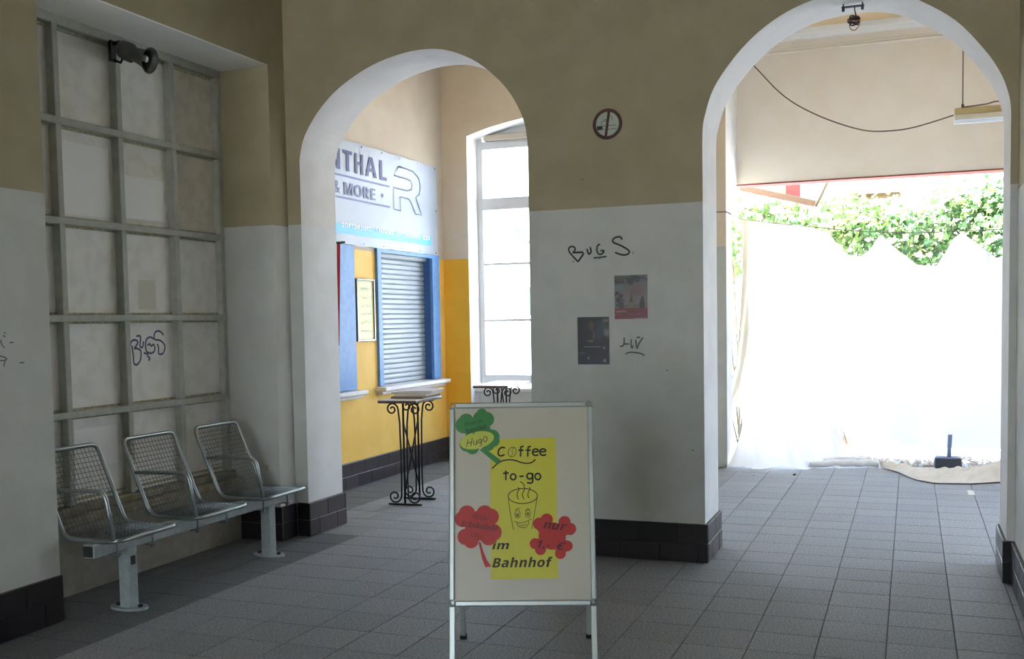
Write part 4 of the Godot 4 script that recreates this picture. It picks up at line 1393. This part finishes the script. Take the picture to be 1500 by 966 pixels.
func yard() -> void:
	var s := st()
	span(s, Vector3(-40, -0.4, -60), Vector3(40, -0.04, 40))
	struct("ground", s, M.ground)
	# upper tarp, pinned to a rope
	var edge := [-1.60, 2.57, -1.30, 2.545, -0.96, 2.47, -0.82, 2.40, -0.70, 2.25, -0.60, 2.165, -0.50, 2.155, -0.42, 2.21, -0.30, 2.385, -0.20, 2.27, -0.08, 2.17, 0.06, 2.05, 0.23, 2.025, 0.32, 2.16, 0.40, 2.31, 0.47, 2.36, 0.57, 2.29, 0.70, 2.17, 0.80, 2.09, 0.90, 2.135, 1.1, 2.3, 1.35, 2.1, 1.7, 2.35, 2.6, 2.3]
	var hem := [-1.95, 0.58, -1.6, 0.55, -1.1, 0.45, -0.64, 0.37, -0.45, 0.17, 0.2, 0.15, 2.6, 0.17]
	var folds := func(x: float, y: float, v: float) -> Vector3:
		var pull := pow(v, 2.0)
		var zz := -11.62 - 0.05 * sin(x * 11.0 + y * 1.5) * (0.35 + pull) - 0.025 * sin(x * 27.0 - y * 4.0) * pull - 0.02 * sin(x * 5.0 + y * 7.0)
		return Vector3(x - 0.22 * (1.0 - v) * clampf((-0.9 - x) / 0.7, 0, 1), y, zz)
	s = cloth(func(x): return along(edge, x), func(x): return along(hem, x), -1.60, 2.35, folds, 150, 40)
	tag(part("tarpaulin", s, M.tarp), "large white tarpaulin pinned up across the open end of the hall", "tarpaulin")
	# the flap that turns back towards the hall
	s = st()
	s.set_smooth_group(0)
	var ys := [2.575, 2.2, 1.8, 1.4, 1.0, 0.75, 0.6]
	var xa := [-1.715, -1.72, -1.73, -1.76, -1.80, -1.86, -1.90]
	var xb := [-1.59, -1.60, -1.625, -1.66, -1.70, -1.75, -1.83]
	for i in 6:
		for k in 6:
			var f := func(ii: int, t: float) -> Vector3: return Vector3(lerpf(xa[ii], xb[ii], t), ys[ii], -11.55 - 0.06 * t + 0.012 * sin(t * 9.0 + ii))
			var a = f.call(i, k / 6.0)
			var b = f.call(i, (k + 1) / 6.0)
			var c = f.call(i + 1, (k + 1) / 6.0)
			var d = f.call(i + 1, k / 6.0)
			tri(s, d, c, b)
			tri(s, d, b, a)
	var flap := part("tarp_flap", s, M.tarp_shaded)  # fold of the tarp, shade put in as beige
	tag(flap, "narrow strip of sheeting with its shade coloured in beige, hanging at the left edge of the tarpaulin", "sheeting")
	s = st()
	tube(s, smooth_path([Vector3(-1.87, 2.607, -10.67), Vector3(-1.80, 2.605, -10.67), Vector3(-1.735, 2.60, -10.70), Vector3(-1.70, 2.60, -11.58), Vector3(-0.90, 2.475, -11.6), Vector3(-0.3, 2.40, -11.6), Vector3(0.47, 2.375, -11.6), Vector3(2.38, 2.40, -11.6)]), 0.005, 5)
	tag(part("rope", s, M.cable), "thin grey rope strung across the opening that holds the tarpaulin", "rope")
	# lower sheet sliding to the floor
	s = cloth(func(x): return along([-1.95, 0.60, -1.7, 0.575, -1.1, 0.46, -0.62, 0.385], x), func(x): return 0.012, -1.745, -0.66,
		func(x: float, y: float, v: float) -> Vector3:
			var zz := lerpf(-10.62 - clampf((x + 1.75) * 0.25, 0, 0.4), -11.55, pow(v, 0.8))
			return Vector3(x + 0.10 * sin(v * 3.0) * clampf((-1.2 - x), 0, 1), y + 0.015 * sin(x * 14.0), zz + 0.045 * sin(x * 17.0 + v * 5.0) * (1.0 - v * 0.6) + 0.02 * sin(x * 37.0 + v * 9.0)), 90, 24)
	tag(part("lower_sheet", s, M.tarp), "creased white sheet sloping down to the floor at the left of the opening", "sheeting")
	# crumpled heap on the right
	s = cloth(func(x): return -11.05, func(x): return along([-0.30, -11.05, -0.15, -10.80, 0.06, -10.26, 0.21, -10.11, 0.5, -10.15, 0.78, -10.33, 1.1, -10.40, 1.6, -10.5], x), -0.28, 1.6,
		func(x: float, zc: float, v: float) -> Vector3:
			var rim := clampf(v * 5.0, 0, 1) * clampf((1.0 - v) * 3.0, 0, 1)
			var h := 0.012 + rim * (0.04 + 0.022 * sin(x * 19.0 + v * 4.0) * sin(v * 11.0 + x * 6.0) + 0.018 * sin(x * 43.0 - v * 14.0) * sin(v * 23.0 + x * 9.0) + 0.035 * clampf((x - 0.40) * 2.5, 0, 1.6) * 2.2)
			return Vector3(x, maxf(0.006, h), zc), 90, 30)
	tag(part("crumpled_sheet", s, M.tarp_shaded), "crumpled sheet tinted beige for its shading, lying on the floor at the right of the opening", "sheeting")
	s = st()
	rng.seed = 99
	var rp := []
	for i in 16:
		var u := i / 15.0
		rp.append(Vector3(lerpf(-0.98, -0.30, u), 0.034 + 0.014 * sin(u * 3.0) + rng.randf() * 0.008, lerpf(-10.86, -11.04, u) + rng.randf_range(-0.02, 0.02)))
	tube(s, smooth_path(rp, 3), 0.05, 9, false, Vector3.UP, 0.036, 0.8)
	var rp2 := []
	for q in rp.slice(3, 14):
		rp2.append(q + Vector3(0.02, 0.03 + rng.randf() * 0.012, -0.05))
	tube(s, smooth_path(rp2, 3), 0.035, 8, false, Vector3.UP, 0.025, 0.6)
	tag(part("rolled_sheet", s, M.tarp), "short crumpled roll of pale sheeting on the floor between the two heaps", "sheeting")
	# fence foot
	var t := thing("weighted_block", "dark block with a blue-grey post stub standing by the sheeting", "block", Vector3(0.345, 0.0, -11.15))
	s = st()
	box(s, Vector3(0, 0.055, 0), Vector3(0.25, 0.11, 0.16), 0.012)
	part("block", s, M.block, t)
	s = st()
	box(s, Vector3(0.0, 0.113, 0), Vector3(0.236, 0.012, 0.146), 0.005)
	part("cap", s, M.post, t)
	s = st()
	tube(s, [Vector3(0.01, 0.115, 0), Vector3(0.02, 0.34, 0)], 0.021, 10)
	part("post", s, M.post, t)
	t = thing("fence_post", "slim pale post at the edge of the lower sheet", "post", Vector3(-0.46, 0, -11.75))
	s = st()
	box(s, Vector3(0, 0.2, 0), Vector3(0.05, 0.42, 0.04), 0.006)
	part("stake", s, M.canopy, t)
	s = st()
	box(s, Vector3(0, 0.02, 0), Vector3(0.16, 0.04, 0.10), 0.008)
	part("base", s, M.gravel, t)
	# rubble strip
	s = st()
	var rr := RandomNumberGenerator.new()
	rr.seed = 21
	for i in 260:
		var r := rr.randf_range(0.008, 0.03)
		var c := Vector3(rr.randf_range(-0.38, 1.6), r * 0.4, rr.randf_range(-11.9, -11.26))
		box(s, Vector3.ZERO, Vector3(r * 2, r * 1.2, r * 1.6), r * 0.3, Transform3D(Basis.from_euler(Vector3(rr.randf() * 3, rr.randf() * 3, rr.randf() * 3)), c))
	var g := part("gravel", s, M.gravel)
	stuff(g)
	tag(g, "pale gravel and rubble along the threshold of the opening", "gravel")
	s = st()
	for i in 60:
		var c := Vector3(rr.randf_range(0.35, 1.2), 0.05, rr.randf_range(-11.8, -11.3))
		tube(s, [c, c + Vector3(rr.randf_range(-0.08, 0.08), rr.randf_range(0.0, 0.03), rr.randf_range(-0.05, 0.05))], 0.004, 4)
	var tw := part("twigs", s, M.twig)
	stuff(tw)
	tag(tw, "scattered brown twigs on the gravel by the dark block", "twigs")
	# little stones on the hall floor, and a sticker
	for q in [[-1.05, -10.33, 0.012, "small dark stone on the hall floor near the lower sheet"], [-1.42, -10.22, 0.008, "tiny pale pebble on the hall floor near the left arch jamb"]]:
		s = st()
		box(s, Vector3.ZERO, Vector3(q[2] * 2.4, q[2] * 1.4, q[2] * 2.0), q[2] * 0.4)
		var o := part("stone", s, M.marker if q[2] > 0.01 else M.gravel)
		o.position = Vector3(q[0], q[2] * 0.7, q[1])
		tag(o, q[3], "stone")
	s = st()
	span(s, Vector3(0.462, 0.0, -9.82), Vector3(0.512, 0.0012, -9.58))
	tag(part("floor_sticker", s, M.sticker), "pale strip of tape on the hall floor near the right arch jamb", "tape")
	# carpentry and roofs beyond
	s = st()
	box(s, Vector3.ZERO, Vector3(0.85, 0.07, 0.07), 0.006, Transform3D(Basis(Vector3.BACK, -0.27), Vector3(-1.40, 2.885, -12.0)))
	tag(part("wooden_beam", s, M.wood), "sloping pale wooden beam below the left corner of the bulkhead", "beam")
	s = st()
	box(s, Vector3(-1.24, 2.93, -12.1), Vector3(0.16, 0.17, 0.05), 0.006)
	tag(part("red_board", s, M.red_wood), "short red board above the end of the wooden beam", "board")
	s = st()
	box(s, Vector3.ZERO, Vector3(0.03, 0.42, 0.03), 0.004, Transform3D(Basis(Vector3.BACK, -0.45), Vector3(-0.90, 2.93, -12.05)))
	tag(part("prop", s, M.stem), "dark slanting prop beside the red board under the bulkhead", "prop")
	t = thing("canopy", "white platform canopy edge above the vines", "canopy", Vector3(0.6, 0, -14.2))
	s = st()
	box(s, Vector3(1.0, 3.16, 0), Vector3(5.0, 0.26, 1.6), 0.02)
	part("fascia", s, M.canopy, t)
	s = st()
	box(s, Vector3(-1.0, 3.03, 0.4), Vector3(0.55, 0.14, 0.3), 0.02)
	part("soffit_board", s, M.wood, t)
	s = st()
	box(s, Vector3(3.2, 1.5, 0), Vector3(0.16, 3.1, 0.16), 0.01)
	part("post", s, M.canopy, t)

func leaf_mesh() -> ArrayMesh:
	var s := st()
	var p := [Vector3(0, 0, 0), Vector3(0.35, -0.12, 0.05), Vector3(0.5, 0.2, -0.04), Vector3(0.38, 0.38, 0.03), Vector3(0.34, 0.62, -0.05), Vector3(0.14, 0.66, 0.03), Vector3(0, 1.0, -0.12), Vector3(-0.14, 0.66, 0.03), Vector3(-0.34, 0.62, -0.05), Vector3(-0.38, 0.38, 0.03), Vector3(-0.5, 0.2, -0.04), Vector3(-0.35, -0.12, 0.05)]
	var c := Vector3(0, 0.32, 0.08)
	for i in p.size():
		tri(s, c, p[i], p[(i + 1) % p.size()])
	return mesh_of(s)

func vine(label: String, at: Vector3, size: Vector3, n: int, seed_: int, tint: Color, lm: ArrayMesh) -> void:
	var t := thing("vine", label, "vine", at, 0.0)
	var rr := RandomNumberGenerator.new()
	rr.seed = seed_
	var mm := MultiMesh.new()
	mm.transform_format = MultiMesh.TRANSFORM_3D
	mm.use_colors = true
	mm.mesh = lm
	mm.instance_count = n
	var clumps := []
	for i in 16:
		clumps.append(Vector3(rr.randf_range(-0.5, 0.5), rr.randf_range(-0.45, 0.45), rr.randf_range(-0.5, 0.5)) * size)
	for i in n:
		var c: Vector3 = clumps[rr.randi() % 16] + Vector3(rr.randfn(), rr.randfn(), rr.randfn()) * size * 0.13
		var k := rr.randf_range(0.05, 0.105)
		var b := Basis.from_euler(Vector3(rr.randf_range(-1.3, 0.5), rr.randf_range(-1.6, 1.6), PI + rr.randf_range(-0.9, 0.9))).scaled(Vector3(k, k, k))
		mm.set_instance_transform(i, Transform3D(b, c))
		var v := rr.randf_range(0.55, 1.25)
		mm.set_instance_color(i, Color(tint.r * v * rr.randf_range(0.8, 1.3), tint.g * v, tint.b * v * rr.randf_range(0.7, 1.3)))
	var o := MultiMeshInstance3D.new()
	o.name = "foliage"
	o.multimesh = mm
	o.material_override = M.leaf
	stuff(o)
	t.add_child(o)
	var s := st()
	for i in 7:
		var p := [Vector3(rr.randf_range(-0.3, 0.3) * size.x, -at.y - 0.04, 0)]
		for c in 3:
			p.append(clumps[(i * 2 + c) % 16] + Vector3(0, -0.1, 0))
		tube(s, smooth_path(p), 0.014, 5, false, Vector3.ZERO, 0.0, 0.3)
	part("stem", s, M.stem, t)

func garden() -> void:
	var lm := leaf_mesh()
	vine("sparse vine leaves beyond the left edge of the tarpaulin", Vector3(-2.0, 2.45, -12.9), Vector3(1.1, 1.0, 0.6), 900, 61, Color(0.22, 0.33, 0.12), lm)
	vine("leafy vine over the tarpaulin just right of the wooden beam", Vector3(-0.85, 2.52, -13.1), Vector3(1.4, 0.75, 0.7), 2000, 62, Color(0.21, 0.33, 0.11), lm)
	vine("dense vine in the dip between the tarpaulin peaks", Vector3(0.25, 2.42, -13.2), Vector3(1.3, 0.95, 0.7), 2800, 63, Color(0.19, 0.31, 0.12), lm)
	vine("bushy bright green vine by the right arch jamb", Vector3(1.35, 2.5, -13.1), Vector3(1.3, 1.0, 0.7), 2600, 64, Color(0.17, 0.32, 0.14), lm)

# ---------------------------------------------------------------- camera and light
func cam_basis() -> Basis:
	return Basis(Vector3.UP, 0.3663) * Basis(Vector3.RIGHT, -0.0568) * Basis(Vector3.BACK, -0.0172)

func _ready() -> void:
	rng.seed = 7
	var cam := Camera3D.new()
	cam.name = "camera"
	var near := 0.05
	cam.set_frustum(near * 966.0 / 1526.2, Vector2(0, near * 72.99 / 1526.2), near, 200.0)
	cam.transform = Transform3D(cam_basis(), Vector3(0, 1.55, 0))
	add_child(cam)
	cam.current = true
	var env := Environment.new()
	var sm := ProceduralSkyMaterial.new()
	sm.sky_top_color = c8(164, 192, 230)
	sm.sky_horizon_color = c8(230, 234, 238)
	sm.ground_bottom_color = c8(170, 166, 160)
	sm.ground_horizon_color = c8(220, 220, 218)
	sm.energy_multiplier = 1.0
	var sky := Sky.new()
	sky.sky_material = sm
	env.background_mode = Environment.BG_SKY
	env.sky = sky
	env.background_energy_multiplier = 3.0
	env.tonemap_mode = Environment.TONE_MAPPER_LINEAR
	env.tonemap_exposure = 5.8
	env.sdfgi_enabled = true
	env.ssao_enabled = true
	env.ssil_enabled = true
	var we := WorldEnvironment.new()
	we.name = "environment"
	we.environment = env
	add_child(we)
	var sun := DirectionalLight3D.new()
	sun.name = "sun"
	sun.light_color = Color(1.0, 0.975, 0.94)
	sun.light_energy = 3.6
	sun.light_angular_distance = 0.6
	sun.shadow_enabled = true
	sun.transform = Transform3D(Basis.looking_at(-Vector3(-0.25, 0.85, 0.25).normalized(), Vector3.UP), Vector3.ZERO)
	add_child(sun)
	make_materials()
	shell()
	niche_window()
	yard()
	garden()
	kiosk()
	hall_window()
	board()
	bench()
	tables()
	no_smoking()
	poster(0, Vector2(-1.777, 1.545), Vector2(-1.561, 1.823), "small travel poster with a red footer on the pier, upper of the two")
	poster(1, Vector2(-2.028, 1.254), Vector2(-1.815, 1.561), "small dark blue poster of a seated passenger, lower of the two on the pier")
	horn()
	ceiling_bits()
